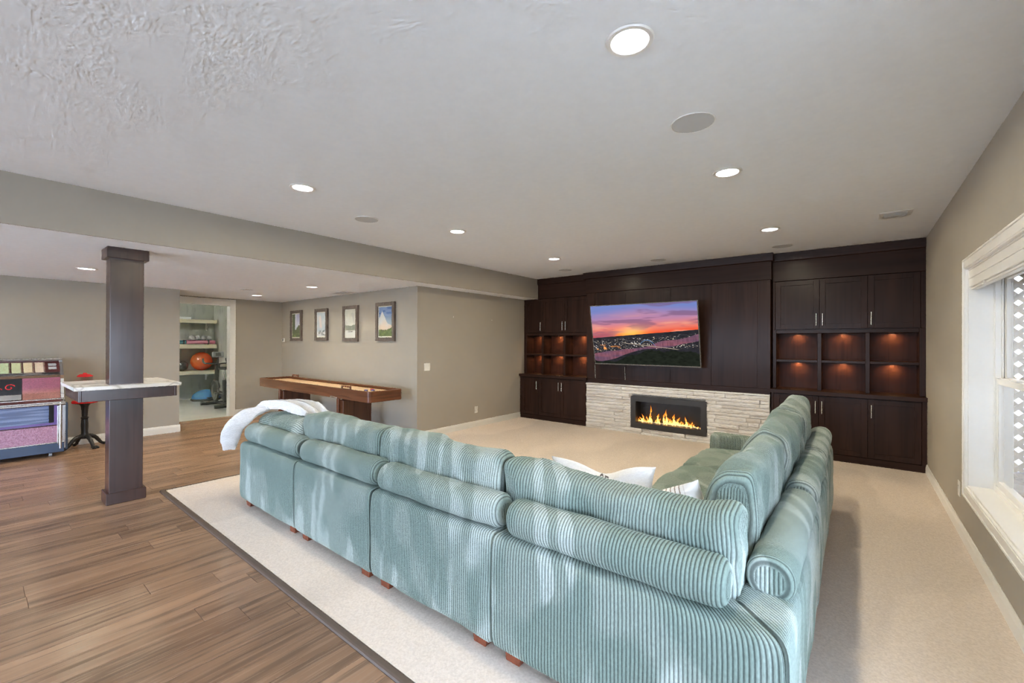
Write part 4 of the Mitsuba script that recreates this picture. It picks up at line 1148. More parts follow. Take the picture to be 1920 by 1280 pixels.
tag('throw_pillow_001', group='throw pillows')

# ------------------------------------------------------------------ column with its drink table
t = thing('support_column', 'square dark wood column with a base block and a cap, standing on the plank floor', 'column')
KX0, KX1, KY0, KY1 = -5.535, -5.345, 0.79, 1.03
add('shaft', cbox(KX0, KX1, KY0, KY1, 0.10, HL - 0.095, 0.003), 'column_wood', t, smooth=False)
add('base_block', cbox(KX0 - 0.022, KX1 + 0.022, KY0 - 0.022, KY1 + 0.022, 0.0, 0.105, 0.004), 'column_wood', t, smooth=False)
add('cap', cbox(KX0 - 0.025, KX1 + 0.045, KY0 - 0.03, KY1 + 0.03, HL - 0.10, HL - 0.001, 0.004), 'column_wood', t, smooth=False)
t = thing('drink_table', 'high drink ledge with a veined white stone top wrapped round the wooden column', 'table')
TX0, TX1, TY0, TY1 = -6.08, -5.20, 0.545, 1.295
hole = sg.box(KX0 - 0.001, KY0 - 0.001, KX1 + 0.001, KY1 + 0.001)
m = trimesh.creation.extrude_polygon(sg.box(TX0, TY0, TX1, TY1).difference(hole), 0.030, engine='earcut')
m.apply_translation((0, 0, 1.070))
add('stone_top', m, 'marble', t, smooth=False, label='white stone top with grey veins')
a0, a1, a2, a3 = TX0 + 0.03, TX1 - 0.03, TY0 + 0.03, TY1 - 0.03
add('apron', cat(cbox(a0, a1, a2, a2 + 0.02, 0.968, 1.07), cbox(a0, a1, a3 - 0.02, a3, 0.968, 1.07), cbox(a0, a0 + 0.02, a2 + 0.02, a3 - 0.02, 0.968, 1.07), cbox(a1 - 0.02, a1, a2 + 0.02, a3 - 0.02, 0.968, 1.07),
                 box(a0 + 0.02, KX0 - 0.002, a2 + 0.02, a3 - 0.02, 1.05, 1.07), box(KX0 - 0.002, a1 - 0.02, a2 + 0.02, KY0 - 0.002, 0.975, 0.99), box(KX0 - 0.002, a1 - 0.02, KY1 + 0.002, a3 - 0.02, 0.975, 0.99), box(a0 + 0.02, KX0 - 0.002, a2 + 0.02, a3 - 0.02, 0.975, 0.99)), 'column_wood', t, smooth=False)

# ------------------------------------------------------------------ jukebox
JY0, JY1 = -0.33, 0.775
def c_glitter(p, n, uv):
    a = noise(p.y * 90, p.z * 170, p.x * 90)
    b = noise(p.y * 220, p.z * 300, 5.0)
    h = dr.clip((p.z - 0.74) / 0.28, 0, 1)
    col = mix((0.29, 0.115, 0.09), (0.20, 0.05, 0.09), smoothstep(0.25, 0.6, h))
    return col * (0.55 + 0.5 * a + 0.5 * b)
pbsdf('glitter_panel', c_glitter, 0.3, specular=0.6)
def c_grille_cloth(p, n, uv):
    a = noise(p.y * 110, p.z * 130, 1.0)
    b = noise(p.y * 260, p.z * 260, 5.0)
    return mix((0.27, 0.12, 0.19), (0.44, 0.26, 0.35), a) * (0.65 + 0.55 * b)
pbsdf('grille_cloth', c_grille_cloth, 0.5)
def c_jglass(p, n, uv):
    s = smoothstep(0.35, 0.65, noise(p.y * 3, p.z * 55, 2.0))  # pale horizontal bands: window reflections painted into the glass colour
    return mix((0.055, 0.080, 0.17), (0.125, 0.165, 0.29), s)
pbsdf('display_glass', c_jglass, 0.10, specular=0.7)
pbsdf('display_purple', (0.12, 0.075, 0.24), 0.25)
pbsdf('base_blue', (0.035, 0.058, 0.105), 0.25, specular=0.6)
pbsdf('jukebox_dark', (0.055, 0.012, 0.014), 0.3)
t = thing('jukebox', 'vintage chrome jukebox with title strips and pink glitter panels against the left wall', 'jukebox')
XF = -8.125
side = [(XF, 0.10), (XF, 0.66), (XF - 0.02, 0.70), (XF - 0.14, 0.74), (XF - 0.17, 0.80), (XF - 0.20, 1.0), (XF - 0.185, 1.045), (XF - 0.40, 1.245), (XF - 0.44, 1.262), (-8.76, 1.262), (-8.76, 0.10)]
inner = [(x - 0.012 if x > -8.7 else x, z) for x, z in side]
add('cabinet', extrude_y(inner, JY0 + 0.03, JY1 - 0.03), 'jukebox_dark', t, smooth=False)
for y in (JY0, JY1 - 0.03):
    add('side_panel', extrude_y(side, y, y + 0.03), 'chrome', t, smooth=False, label='chrome edged side')
def facing(pa, pb, y0, y1, off=0.0, th=0.006):
    """A thin panel over the front profile segment pa -> pb (x, z), its face pushed out by off."""
    pa, pb = np.array(pa, float), np.array(pb, float)
    d = (pb - pa) / np.linalg.norm(pb - pa)
    nn = np.array([d[1], -d[0]])
    if nn[0] < 0:
        nn = -nn
    q = [pa + nn * off, pb + nn * off, pb + nn * (off + th), pa + nn * (off + th)]
    m = extrude_y([tuple(x) for x in q], y0, y1)
    m.fix_normals()
    return m
def lerp(pa, pb, s):
    return (pa[0] + (pb[0] - pa[0]) * s, pa[1] + (pb[1] - pa[1]) * s)
# base and casters
add('base', cat(cbox(XF - 0.55, XF + 0.012, JY0, JY1 - 0.01, 0.055, 0.178, 0.006)), 'base_blue', t, smooth=False)
for y in (JY0 + 0.12, JY1 - 0.13):
    for x in (XF - 0.06, XF - 0.48):
        add('caster', cat(cyl((x, y - 0.014, 0.03), (x, y + 0.014, 0.03), 0.029, 18), cbox(x - 0.012, x + 0.012, y - 0.022, y + 0.022, 0.045, 0.06)), 'grey_plastic', t)
# lower front: pink speaker cloth, display window
add('speaker_cloth', facing((XF, 0.190), (XF, 0.400), JY0 + 0.03, JY1 - 0.075, -0.012, 0.014), 'grille_cloth', t, smooth=False)
add('display_window', facing((XF, 0.445), (XF, 0.665), JY0 + 0.03, JY1 - 0.15, -0.012, 0.014), 'display_glass', t, smooth=False)
add('display_surround', cat(facing((XF, 0.415), (XF, 0.445), JY0 + 0.03, JY1 - 0.075, -0.012, 0.020), facing((XF, 0.445), (XF, 0.665), JY1 - 0.105, JY1 - 0.075, -0.012, 0.020)), 'display_purple', t, smooth=False)
add('dark_panel', facing((XF, 0.445), (XF, 0.665), JY1 - 0.15, JY1 - 0.105, -0.012, 0.015), 'black_gloss', t, smooth=False)
def bar(x, z, r, y0=JY0, y1=JY1):
    return cyl((x, y0, z), (x, y1, z), r, 14)
add('chrome_trim', cat(bar(XF + 0.002, 0.182, 0.010), bar(XF + 0.004, 0.682, 0.015), bar(XF - 0.02, 0.700, 0.014), bar(XF - 0.135, 0.735, 0.012)), 'chrome', t)
add('chrome_trim', cat(cyl((XF + 0.004, JY1 - 0.045, 0.10), (XF + 0.004, JY1 - 0.045, 0.70), 0.013, 14), cbox(XF - 0.004, XF + 0.012, JY1 - 0.075, JY1 - 0.055, 0.14, 0.66)), 'chrome', t)
add('corner_post', cat(cyl((XF - 0.03, JY1 + 0.004, 0.08), (XF - 0.03, JY1 + 0.004, 0.69), 0.022, 16), cyl((XF - 0.075, JY1 + 0.004, 0.08), (XF - 0.075, JY1 + 0.004, 0.69), 0.018, 16)), 'base_blue', t)
# middle: glitter panel on the right, dark selector window on the left
P0, P1 = (XF - 0.145, 0.745), (XF - 0.17, 0.82)
P2, P3 = (XF - 0.17, 0.82), (XF - 0.195, 1.02)
gl0 = 0.405
add('glitter_panel', cat(facing(P0, P1, gl0, JY1 - 0.035, -0.012, 0.016), facing(P2, P3, gl0, JY1 - 0.035, -0.012, 0.016)), 'glitter_panel', t, smooth=False, label='pink glitter panel')
k = add('selector_window', cat(facing(P1, P3, JY0 + 0.03, gl0 - 0.008, -0.012, 0.015)), 'black_gloss', t, smooth=False)
def swirl(y, z, r, s=1):
    a = np.linspace(0.4, 4.6 * np.pi / 2, 26)
    return [(XF - 0.168 + 0.004 - (z + r * 0.55 * math.sin(q * s) * (1 - q / 9) - 0.82) * 0.125, y + r * math.cos(q) * (1 - q / 9), z + r * 0.9 * math.sin(q * s) * (1 - q / 9)) for q in a]
add('swirl', cat(tube(swirl(0.30, 0.91, 0.050), 0.006, 8), tube(curve([(XF - 0.178, 0.24, 0.89), (XF - 0.178, 0.18, 0.91), (XF - 0.178, 0.12, 0.885), (XF - 0.178, 0.05, 0.90)], 16), 0.005, 8)), 'gloss_red', k)
add('chrome_shelf', facing((XF - 0.148, 0.75), (XF - 0.165, 0.815), JY0 + 0.03, gl0 - 0.008, -0.01, 0.022), 'chrome', t, smooth=False)
# button band
Q0, Q1 = (XF - 0.196, 1.022), (XF - 0.186, 1.048)
add('button_band', facing(Q0, (XF - 0.183, 1.052), JY0 + 0.03, JY1 - 0.03, -0.004, 0.012), 'chrome', t, smooth=False)
S0, S1 = (XF - 0.19, 1.05), (XF - 0.40, 1.245)
add('button_rail', facing(lerp(S0, S1, 0.02), lerp(S0, S1, 0.16), JY0 + 0.03, JY1 - 0.03, -0.011, 0.016), 'chrome', t, smooth=False)
for i in range(10):
    y = JY0 + 0.10 + i * 0.036
    add('button', facing(lerp(S0, S1, 0.06), lerp(S0, S1, 0.12), y, y + 0.022, 0.005, 0.006), 'black_gloss', t, smooth=False)
add('coin_slot', facing(lerp(S0, S1, 0.07), lerp(S0, S1, 0.11), 0.20, 0.42, 0.005, 0.002), 'black_gloss', t, smooth=False)
add('selector_plate', facing(lerp(S0, S1, 0.05), lerp(S0, S1, 0.14), JY1 - 0.20, JY1 - 0.04, 0.005, 0.003), 'black_gloss', t, smooth=False)
# title strips
strips = [(0.66, 0.62, 0.34), (0.70, 0.60, 0.36), (0.66, 0.62, 0.34), (0.58, 0.66, 0.36), (0.64, 0.62, 0.34), (0.52, 0.64, 0.40), (0.58, 0.62, 0.38), (0.74, 0.60, 0.40), (0.74, 0.56, 0.44)]
pbsdf('strip_line', (0.42, 0.30, 0.10), 0.5)
for i, c3 in enumerate(strips):
    y = -0.285 + i * 0.1005
    nm_ = f'title_card_{i}'
    pbsdf(nm_, c3, 0.4)
    k = add('title_strip', facing(lerp(S0, S1, 0.20), lerp(S0, S1, 0.83), y, y + 0.092, -0.011, 0.014), nm_, t, smooth=False, label='column of pale song title cards')
    add('cards_edge', cat(*[facing(lerp(S0, S1, 0.205 + j * 0.063), lerp(S0, S1, 0.235 + j * 0.063), y + 0.077, y + 0.094, 0.003, 0.004) for j in range(10)]), 'jukebox_dark', k, smooth=False)
    add('cards_line', cat(*[facing(lerp(S0, S1, 0.20 + j * 0.063), lerp(S0, S1, 0.204 + j * 0.063), y, y + 0.077, 0.003, 0.001) for j in range(1, 10)]), 'strip_line', k, smooth=False)
for j in range(2):
    add('instruction_card', facing(lerp(S0, S1, 0.38 + 0.22 * j), lerp(S0, S1, 0.54 + 0.22 * j), JY1 - 0.135, JY1 - 0.06, -0.004, 0.006), 'grey_plastic', t, smooth=False)
add('chrome_crown', cat(facing(lerp(S0, S1, 0.90), lerp(S0, S1, 1.0), JY0, JY1, -0.004, 0.018), bar(XF - 0.415, 1.255, 0.012)), 'chrome', t, smooth=False)
add('red_band', facing(lerp(S0, S1, 0.84), lerp(S0, S1, 0.895), JY0 + 0.03, JY1 - 0.03, -0.011, 0.013), 'jukebox_dark', t, smooth=False)

# ------------------------------------------------------------------ gumball machine on its cast-iron stand
GX, GY = -8.50, 1.00
t = thing('gumball_machine', 'red gumball machine on a black ornate cast-iron stand behind the drink table', 'gumball machine')
add('pedestal', lathe([(0.0, 0.13), (0.052, 0.13), (0.056, 0.15), (0.042, 0.18), (0.036, 0.22), (0.040, 0.30), (0.036, 0.40), (0.030, 0.405), (0.042, 0.412), (0.044, 0.426), (0.030, 0.435), (0.034, 0.52), (0.042, 0.585), (0.058, 0.612), (0.10, 0.622), (0.10, 0.630), (0, 0.630)], (GX, GY, 0.0), 32), 'cast_iron', t)
for i in range(4):
    a = math.radians(20 + 90 * i)
    pts = [(0.03, 0.155), (0.09, 0.150), (0.14, 0.105), (0.18, 0.05), (0.215, 0.022), (0.235, 0.020)]
    P = [(GX + r * math.cos(a), GY + r * math.sin(a), z) for r, z in pts]
    rad = np.interp(np.linspace(0, 1, 22), [0, 0.4, 0.8, 1], [0.030, 0.024, 0.017, 0.020])
    f_ = cat(tube(curve(P, 22), rad, 10), *[tube(curve([(GX + r * math.cos(a + da), GY + r * math.sin(a + da), z) for r, z in ((0.205, 0.028), (0.235, 0.024), (0.255, 0.012))], 6), 0.011, 8) for da in (-0.12, 0.0, 0.12)])
    add('claw_foot', f_, 'cast_iron', t)
add('body', lathe([(0, 0.631), (0.132, 0.631), (0.137, 0.645), (0.128, 0.665), (0.088, 0.680), (0.076, 0.715), (0.070, 0.76), (0.062, 0.785), (0, 0.785)], (GX, GY, 0), 40), 'gloss_red', t)
add('dispenser', cat(cyl((GX + 0.06, GY, 0.715), (GX + 0.092, GY, 0.715), 0.02, 16), cbox(GX + 0.09, GX + 0.10, GY - 0.03, GY + 0.03, 0.711, 0.719)), 'chrome', t)
g = lathe([(0, 0.786)] + [(0.115 * math.sin(q), 0.885 - 0.118 * math.cos(q)) for q in np.linspace(0.6, 2.55, 18)] + [(0, 1.0)], (GX, GY, 0), 40)
add('globe', g, 'clear_glass', t, smooth=40, label='clear glass globe')
add('gumballs', trimesh.util.concatenate([trimesh.creation.icosphere(1, 0.011).apply_translation((GX + r * math.cos(q), GY + r * math.sin(q), z)) for r, q, z in [(0.068 * math.sqrt(random.random()), random.random() * 6.283, 0.82 + 0.09 * random.random()) for _ in range(160)]]), 'gloss_red', t, smooth=True, kind='stuff')
add('cap', lathe([(0, 0.998), (0.080, 0.998), (0.084, 1.004), (0.076, 1.018), (0.055, 1.032), (0.022, 1.040), (0.018, 1.052), (0, 1.056)], (GX, GY, 0), 36), 'gloss_red', t)

# ------------------------------------------------------------------ framed posters
def p_valley(p, n, uv):
    x, y = uv.x, uv.y
    col = mix((0.56, 0.60, 0.66), (0.40, 0.40, 0.55), smoothstep(0.4, 0.9, y) * smoothstep(0.4, 0.7, x))
    col = mix(col, mi.Color3f(0.07, 0.085, 0.05), smoothstep(0.02, -0.02, x - 0.38 + 0.04 * noise(y * 20, 1, 1)))
    sp = 0.28 + 0.20 * smoothstep(0.3, 0.9, x) + 0.12 * dr.abs(noise(x * 14, 2, 2) - 0.4)
    col = mix(col, mi.Color3f(0.075, 0.095, 0.05), smoothstep(0.0, 0.02, sp - y))
    return mix(col, mi.Color3f(0.15, 0.19, 0.055), smoothstep(0.16, 0.12, y) * smoothstep(0.3, 0.7, noise(x * 6, y * 20, 1)))
def p_geyser(p, n, uv):
    x, y = uv.x, uv.y
    col = mix((0.40, 0.48, 0.52), (0.52, 0.55, 0.56), noise(x * 4, y * 5, 1.0))
    pl = smoothstep(0.16 + 0.06 * noise(y * 9, 1, 2), 0.05, dr.abs(x - 0.42 - 0.05 * dr.sin(y * 6))) * smoothstep(0.30, 0.42, y) * smoothstep(0.93, 0.8, y)
    col = mix(col, mi.Color3f(0.66, 0.55, 0.50), 0.8 * pl)
    col = mix(col, mi.Color3f(0.62, 0.63, 0.62), smoothstep(0.26, 0.2, y + 0.05 * noise(x * 7, 1, 2)))
    tr = smoothstep(0.42, 0.6, noise(x * 9, y * 14, 4.0)) * smoothstep(0.30, 0.22, y) * smoothstep(0.03, 0.06, y)
    return mix(col, mi.Color3f(0.07, 0.085, 0.085), tr * (0.6 + 0.4 * smoothstep(0.6, 0.9, x)))
def p_lake(p, n, uv):
    x, y = uv.x, uv.y
    m_ = fbm(x * 6, y * 5, 3.0, 3)
    col = mix((0.46, 0.47, 0.40), (0.57, 0.56, 0.49), m_)
    col = mix(col, mi.Color3f(0.36, 0.37, 0.35), 0.5 * smoothstep(0.52, 0.62, noise(x * 5 + y * 3, y * 6, 7.0)) * smoothstep(0.4, 0.6, y))
    h = 0.40 + 0.10 * dr.abs(x - 0.45) + 0.03 * noise(x * 12, 1, 2)
    col = mix(col, mix((0.13, 0.15, 0.11), (0.22, 0.24, 0.19), noise(x * 8, y * 12, 2)), smoothstep(0.0, 0.02, h - y))
    return mix(col, mi.Color3f(0.60, 0.59, 0.54), smoothstep(0.0, 0.015, 0.24 - y + 0.02 * noise(x * 6, 1, 9)))
def p_peak(p, n, uv):
    x, y = uv.x, uv.y
    cl = smoothstep(0.45, 0.62, noise(x * 2.5 + 4, y * 14, 2.0)) * smoothstep(0.6, 0.75, y)
    col = mix((0.36, 0.44, 0.48), (0.055, 0.14, 0.36), smoothstep(0.45, 0.85, y))
    col = mix(col, mi.Color3f(0.40, 0.50, 0.62), 0.35 * cl)
    pk = 0.90 - 1.1 * dr.abs(x - 0.27) - 0.03 * noise(x * 20, 1, 1)
    pk = dr.maximum(pk, 0.44 - 0.2 * dr.abs(x - 0.7))
    rk = mix((0.62, 0.50, 0.38), (0.58, 0.58, 0.56), smoothstep(0.35, 0.7, y + 0.2 * noise(x * 6, y * 6, 3)))
    col = mix(col, rk, smoothstep(0.0, 0.03, pk - y))
    tr = 0.20 + 0.07 * smoothstep(0.6, 0.9, x) + 0.05 * noise(x * 18, 1, 5)
    return mix(col, mix((0.045, 0.07, 0.02), (0.13, 0.18, 0.05), noise(x * 9, y * 16, 3)), smoothstep(0.0, 0.015, tr - y))
pbsdf('mat_cream', (0.66, 0.64, 0.55), 0.8)
def c_rustic(p, n, uv):
    g = noise(p.x * 60, p.z * 14, 2.0)
    return mix((0.055, 0.040, 0.032), (0.135, 0.105, 0.090), g)
pbsdf('frame_rustic', c_rustic, 0.6)
pbsdf('print_pale', (0.55, 0.58, 0.30), 0.8)
PX = [((-9.388, -8.90), (1.522, 2.155), p_valley, 'poster_valley', 'rustic framed poster of dark trees and a pale sky, leftmost on the wall'),
      ((-8.345, -7.868), (1.530, 2.145), p_geyser, 'poster_geyser', 'rustic framed pale blue poster of a tall steam plume, second from the left'),
      ((-7.318, -6.830), (1.516, 2.15), p_lake, 'poster_lake', 'rustic framed pale poster of hills with lettering beneath, third from the left'),
      ((-6.285, -5.775), (1.520, 2.155), p_peak, 'poster_peak', 'rustic framed poster of a pale peak under a blue sky, nearest the corner')]
for (x0, x1), (z0, z1), fn, nm_, lb in PX:
    t = thing('framed_poster', lb, 'picture', 'framed posters')
    add('frame', frame_prism(x0, x1, z0, z1, 0.058, YP - 0.038, YP - 0.001), 'frame_rustic', t, smooth=False)
    add('mat', box(x0 + 0.05, x1 - 0.05, YP - 0.020, YP - 0.004, z0 + 0.05, z1 - 0.05), 'mat_cream', t, smooth=False)
    pbsdf(nm_, fn, 0.4)
    b = 0.020
    m, uv = quad_uv((x0 + 0.058 + b, YP - 0.0215, z0 + 0.058 + b), (x1 - 0.058 - b, YP - 0.0215, z0 + 0.058 + b), (x1 - 0.058 - b, YP - 0.0215, z1 - 0.058 - b * 0.9), (x0 + 0.058 + b, YP - 0.0215, z1 - 0.058 - b * 0.9))
    k = add('print', m, nm_, t, smooth=False, uv=uv)
    if fn is p_lake:
        tm = meshkit.text_mesh('GLACIER', 0.026, 0.0008)
        tm.vertices = np.stack([(x0 + x1) / 2 - np.ptp(tm.vertices[:, 0]) / 2 + tm.vertices[:, 0], YP - 0.0225 - tm.vertices[:, 2], z0 + 0.158 + tm.vertices[:, 1]], 1)
        add('lettering', tm, 'ink_dark', k, smooth=False)

# ------------------------------------------------------------------ shuffleboard table
t = thing('shuffleboard_table', 'long walnut shuffleboard table with a pale playfield under the framed posters', 'game table')
GX0, GX1, GY0, GY1, GZ0, GZ1 = -9.03, -5.325, 3.47, 4.05, 0.645, 0.800
def rounded_ring(x0, x1, y0, y1, r, w):
    o = sg.box(x0, y0, x1, y1).buffer(-r).buffer(r, quad_segs=8)
    i = sg.box(x0 + w, y0 + w, x1 - w, y1 - w)
    return o, i
o, i_ = rounded_ring(GX0, GX1, GY0, GY1, 0.055, 0.035)
m = trimesh.creation.extrude_polygon(o.difference(i_), GZ1 - GZ0, engine='earcut')
m.apply_translation((0, 0, GZ0))
add('cradle', m, 'walnut', t, smooth=30)
add('gutter', box(GX0 + 0.034, GX1 - 0.034, GY0 + 0.034, GY1 - 0.034, GZ0 + 0.03, GZ0 + 0.06), 'gutter_felt', t, smooth=False)
add('playfield', cbox(GX0 + 0.16, GX1 - 0.16, GY0 + 0.10, GY1 - 0.10, GZ0 + 0.06, GZ1 - 0.028, 0.003), 'playfield_maple', t, smooth=False)
for x in (-8.20, -6.20):
    k = add('pedestal', cat(cbox(x, x + 0.13, GY0 + 0.045, GY1 - 0.045, 0.0, GZ0 - 0.03, 0.004)), 'walnut_upright', t, smooth=False)
    add('front_post', cbox(x - 0.004, x + 0.05, GY0 + 0.012, GY0 + 0.046, 0.0, GZ0 - 0.004, 0.004), 'walnut', k, smooth=False)
    add('bracket', cat(cbox(x - 0.02, x + 0.14, GY0 + 0.12, GY0 + 0.18, GZ0 - 0.03, GZ0 + 0.03), cbox(x - 0.02, x + 0.14, GY1 - 0.18, GY1 - 0.12, GZ0 - 0.03, GZ0 + 0.03)), 'black_metal', k, smooth=False)
add('adjuster', cat(tube(curve([(-6.34, GY0 - 0.002, 0.652), (-6.31, GY0 - 0.02, 0.668), (-6.22, GY0 - 0.024, 0.664), (-6.15, GY0 - 0.004, 0.652)], 12), 0.008, 8)), 'brushed_nickel', t)
def score_counter(x0, y, label):
    q = thing('score_counter', label, 'score counter', 'bead score counters')
    add('rail', cat(cbox(x0, x0 + 0.24, y - 0.012, y + 0.012, GZ1, GZ1 + 0.008), cbox(x0, x0 + 0.012, y - 0.012, y + 0.012, GZ1 + 0.008, GZ1 + 0.05), cbox(x0 + 0.228, x0 + 0.24, y - 0.012, y + 0.012, GZ1 + 0.008, GZ1 + 0.05)), 'walnut', q, smooth=False)
    add('wire', cyl((x0 + 0.01, y, GZ1 + 0.036), (x0 + 0.23, y, GZ1 + 0.036), 0.002, 8), 'chrome', q)
    for j in range(15):
        add('bead', cyl((x0 + 0.014 + j * 0.0125, y, GZ1 + 0.036), (x0 + 0.025 + j * 0.0125, y, GZ1 + 0.036), 0.012, 10), 'leg_wood' if j % 5 else 'playfield_maple', q)
score_counter(-6.06, GY0 + 0.018, 'wooden bead score counter on the near rail of the shuffleboard table')
score_counter(-8.86, GY1 - 0.018, 'wooden bead score counter on the far rail of the shuffleboard table')
pbsdf('puck_blue', (0.10, 0.09, 0.35), 0.3)
for j, (x, y, mt) in enumerate([(-5.66, 3.64, 'puck_blue'), (-5.60, 3.72, 'puck_blue'), (-5.69, 3.76, 'gloss_red')]):
    q = thing('shuffleboard_puck', ['blue capped metal puck nearest the front rail of the shuffleboard table', 'blue capped metal puck nearest the right end of the shuffleboard table', 'red capped metal puck on the shuffleboard table'][j], 'puck', 'shuffleboard pucks')
    z = GZ1 - 0.028
    add('weight', lathe([(0, 0), (0.026, 0), (0.029, 0.004), (0.029, 0.012), (0.020, 0.016), (0, 0.016)], (x, y, z), 24), 'chrome', q)
    add('cap', lathe([(0.020, 0.016), (0.024, 0.017), (0.024, 0.024), (0, 0.026)], (x, y, z), 24), mt, q)

# ------------------------------------------------------------------ exercise room beyond the doorway
EX, EY0, EY1, EH = -13.62, 0.6, 4.10, 2.50
add('floor_exercise', box(EX - 0.1, XD - 0.10, EY0 - 0.1, EY1 + 0.1, -0.1, 0.0), 'concrete_slab', smooth=False, label='pale concrete floor of the exercise room', kind=S)
add('ceiling_exercise', box(EX - 0.1, XD - 0.10, EY0 - 0.1, EY1 + 0.1, EH, EH + 0.1), 'concrete_slab', smooth=False, label='pale ceiling of the exercise room', kind=S)
add('wall_exercise_back', box(EX - 0.1, EX, EY0 - 0.1, EY1 + 0.1, 0, EH), 'concrete', smooth=False, label='raw concrete wall behind the shelves', kind=S)
add('wall_exercise_right', cat(box(EX, XD - 0.10, EY1, EY1 + 0.1, 0, EH)), 'concrete', smooth=False, label='raw concrete wall beside the exercise bike', kind=S)
add('wall_exercise_left', box(EX, XD - 0.10, EY0 - 0.1, EY0, 0, EH), 'concrete', smooth=False, label='left concrete wall of the exercise room', kind=S)
add('wall_exercise_front', cat(box(XD - 0.14, XD - 0.101, EY0, OY0, 0, EH), box(XD - 0.14, XD - 0.101, OY1 + 0.045, EY1, 0, EH), box(XD - 0.14, XD - 0.101, OY0, OY1 + 0.045, OZ + 0.01, EH)), 'concrete_slab', smooth=False, label='inner side of the doorway wall', kind=S)
# wall form seams of the poured concrete
add('wall_exercise_seam', cat(*[box(EX, EX + 0.006, y - 0.004, y + 0.004, 0, EH) for y in (3.60, 2.9, 2.2)], *[box(x - 0.004, x + 0.004, EY1 - 0.006, EY1, 0, EH) for x in (-12.35, -11.6)]), 'concrete', smooth=False, label='cast seams in the concrete walls', kind=S)
k = thing('fluorescent_lamp', 'ceiling tube lamp inside the exercise room', 'ceiling light')
add('housing', cbox(-12.2, -12.08, 1.2, 2.4, EH - 0.05, EH - 0.001), 'plastic_white', k, smooth=False)
q = add('tube', cyl((-12.14, 1.25, EH - 0.07), (-12.14, 2.35, EH - 0.07), 0.016, 14), 'plastic_white', k)
scene[q]['emitter'] = {'type': 'area', 'radiance': rgb(1300, 1340, 1150)}
SHX0, SHX1, SHY = EX + 0.02, -13.24, 4.055
for i, (z0, z1) in enumerate([(1.975, 2.065), (1.320, 1.425), (0.650, 0.750)]):
    t = thing('wall_shelf', ['top', 'middle', 'bottom'][i] + ' pine shelf of three in the exercise room, ' + ['with a white box', 'with dumbbells on rolled mats', 'with the big orange ball'][i], 'shelf', 'pine wall shelves')
    add('board', cat(cbox(SHX0, SHX1, 1.9, SHY, z1 - 0.025, z1, 0.002), cbox(SHX1 - 0.03, SHX1, 1.9, SHY, z0, z1 - 0.025, 0.002)), 'pine_shelf', t, smooth=False)
    for y in (3.92, 2.95, 2.1):
        add('bracket', cat(cbox(EX, EX + 0.012, y - 0.02, y + 0.02, z1 - 0.27, z1 - 0.025), cbox(EX, SHX1 - 0.06, y - 0.02, y + 0.02, z1 - 0.037, z1 - 0.025), tube([(EX + 0.01, y, z1 - 0.25), (SHX1 - 0.12, y, z1 - 0.04)], 0.008, 8)), 'plastic_white', t, smooth=False)
add('storage_box', cbox(-13.55, -13.28, 3.05, 3.50, 2.066, 2.125, 0.004), 'plastic_white', smooth=False, label='flat white box on the top pine shelf', cat='box')
def ball(name, c_, r, mat, label, sq=1.0, ribs=0):
    m = trimesh.creation.icosphere(4, r)
    v = m.vertices
    if ribs:
        v = v * (1 + 0.004 * np.sin(v[:, 2:3] / r * ribs))
    v[:, 2] *= sq
    m.vertices = v + np.array(c_)
    return m
t = thing('exercise_ball', 'big orange inflatable exercise ball on the bottom pine shelf', 'ball')
add('skin', ball('b', (-13.35, 3.745, 0.75 + 0.235), 0.236, 'ball_orange', '', 0.995, 40), 'ball_orange', t, smooth=True)
add('valve', cyl((-13.115, 3.74, 0.985), (-13.105, 3.74, 0.985), 0.012, 14), 'plastic_white', t)
t = thing('medicine_ball', 'black medicine ball beside the orange ball on the bottom shelf', 'ball')
add('skin', ball('b', (-13.36, 3.33, 0.75 + 0.130), 0.130, 'black_rubber', '', 1.0, 30), 'black_rubber', t, smooth=True)
for j, (y, lb) in enumerate([(3.585, 'grey round-headed dumbbell on the middle shelf, left of the pair'), (3.845, 'grey round-headed dumbbell on the middle shelf, right of the pair')]):
    t = thing('dumbbell', lb, 'dumbbell', 'dumbbells')
    z = 1.425 + 0.112 + 0.062
    add('handle', cyl((-13.33, y - 0.06, z), (-13.33, y + 0.06, z), 0.016, 14), 'dumbbell_grey', t)
    for s_ in (-1, 1):
        add('head', trimesh.creation.icosphere(3, 0.062).apply_translation((-13.33, y + s_ * 0.062, z)), 'dumbbell_grey', t, smooth=True)
def rolled_mat(c_, r, L, mat, name, label):
    t = thing('rolled_mat', label, 'exercise mat', 'rolled mats')
    a = np.linspace(0.6, 7 * np.pi, 150)
    sp = r * (0.15 + 0.85 * a / a[-1])
    pts = np.stack([sp * np.cos(a), sp * np.sin(a)], 1)
    poly = sg.LineString(pts).buffer(r * 0.052)
    m = trimesh.creation.extrude_polygon(poly, L, engine='earcut')
    v = m.vertices.copy()
    m.vertices = np.stack([c_[0] + v[:, 0], c_[1] - L / 2 + v[:, 2], c_[2] + v[:, 1]], 1)
    m.fix_normals()
    add('roll', m, mat, t, smooth=30)
    add('strap', lathe([(r * 1.05, -0.015), (r * 1.09, -0.015), (r * 1.09, 0.015), (r * 1.05, 0.015)], (c_[0], c_[1] + L * 0.25, c_[2]), 24, 'y'), 'black_plastic', t)
rolled_mat((-13.30, 3.72, 1.425 + 0.056), 0.050, 0.62, 'mat_pink', 'p', 'rolled pink mat under the dumbbells on the middle shelf')
rolled_mat((-13.45, 3.70, 1.425 + 0.062), 0.056, 0.60, 'mat_purple', 'q', 'rolled dark purple mat behind the pink one')
rolled_mat((-13.33, 3.30, 1.425 + 0.056), 0.050, 0.20, 'mat_teal', 'r', 'short rolled teal mat left of the pink one')
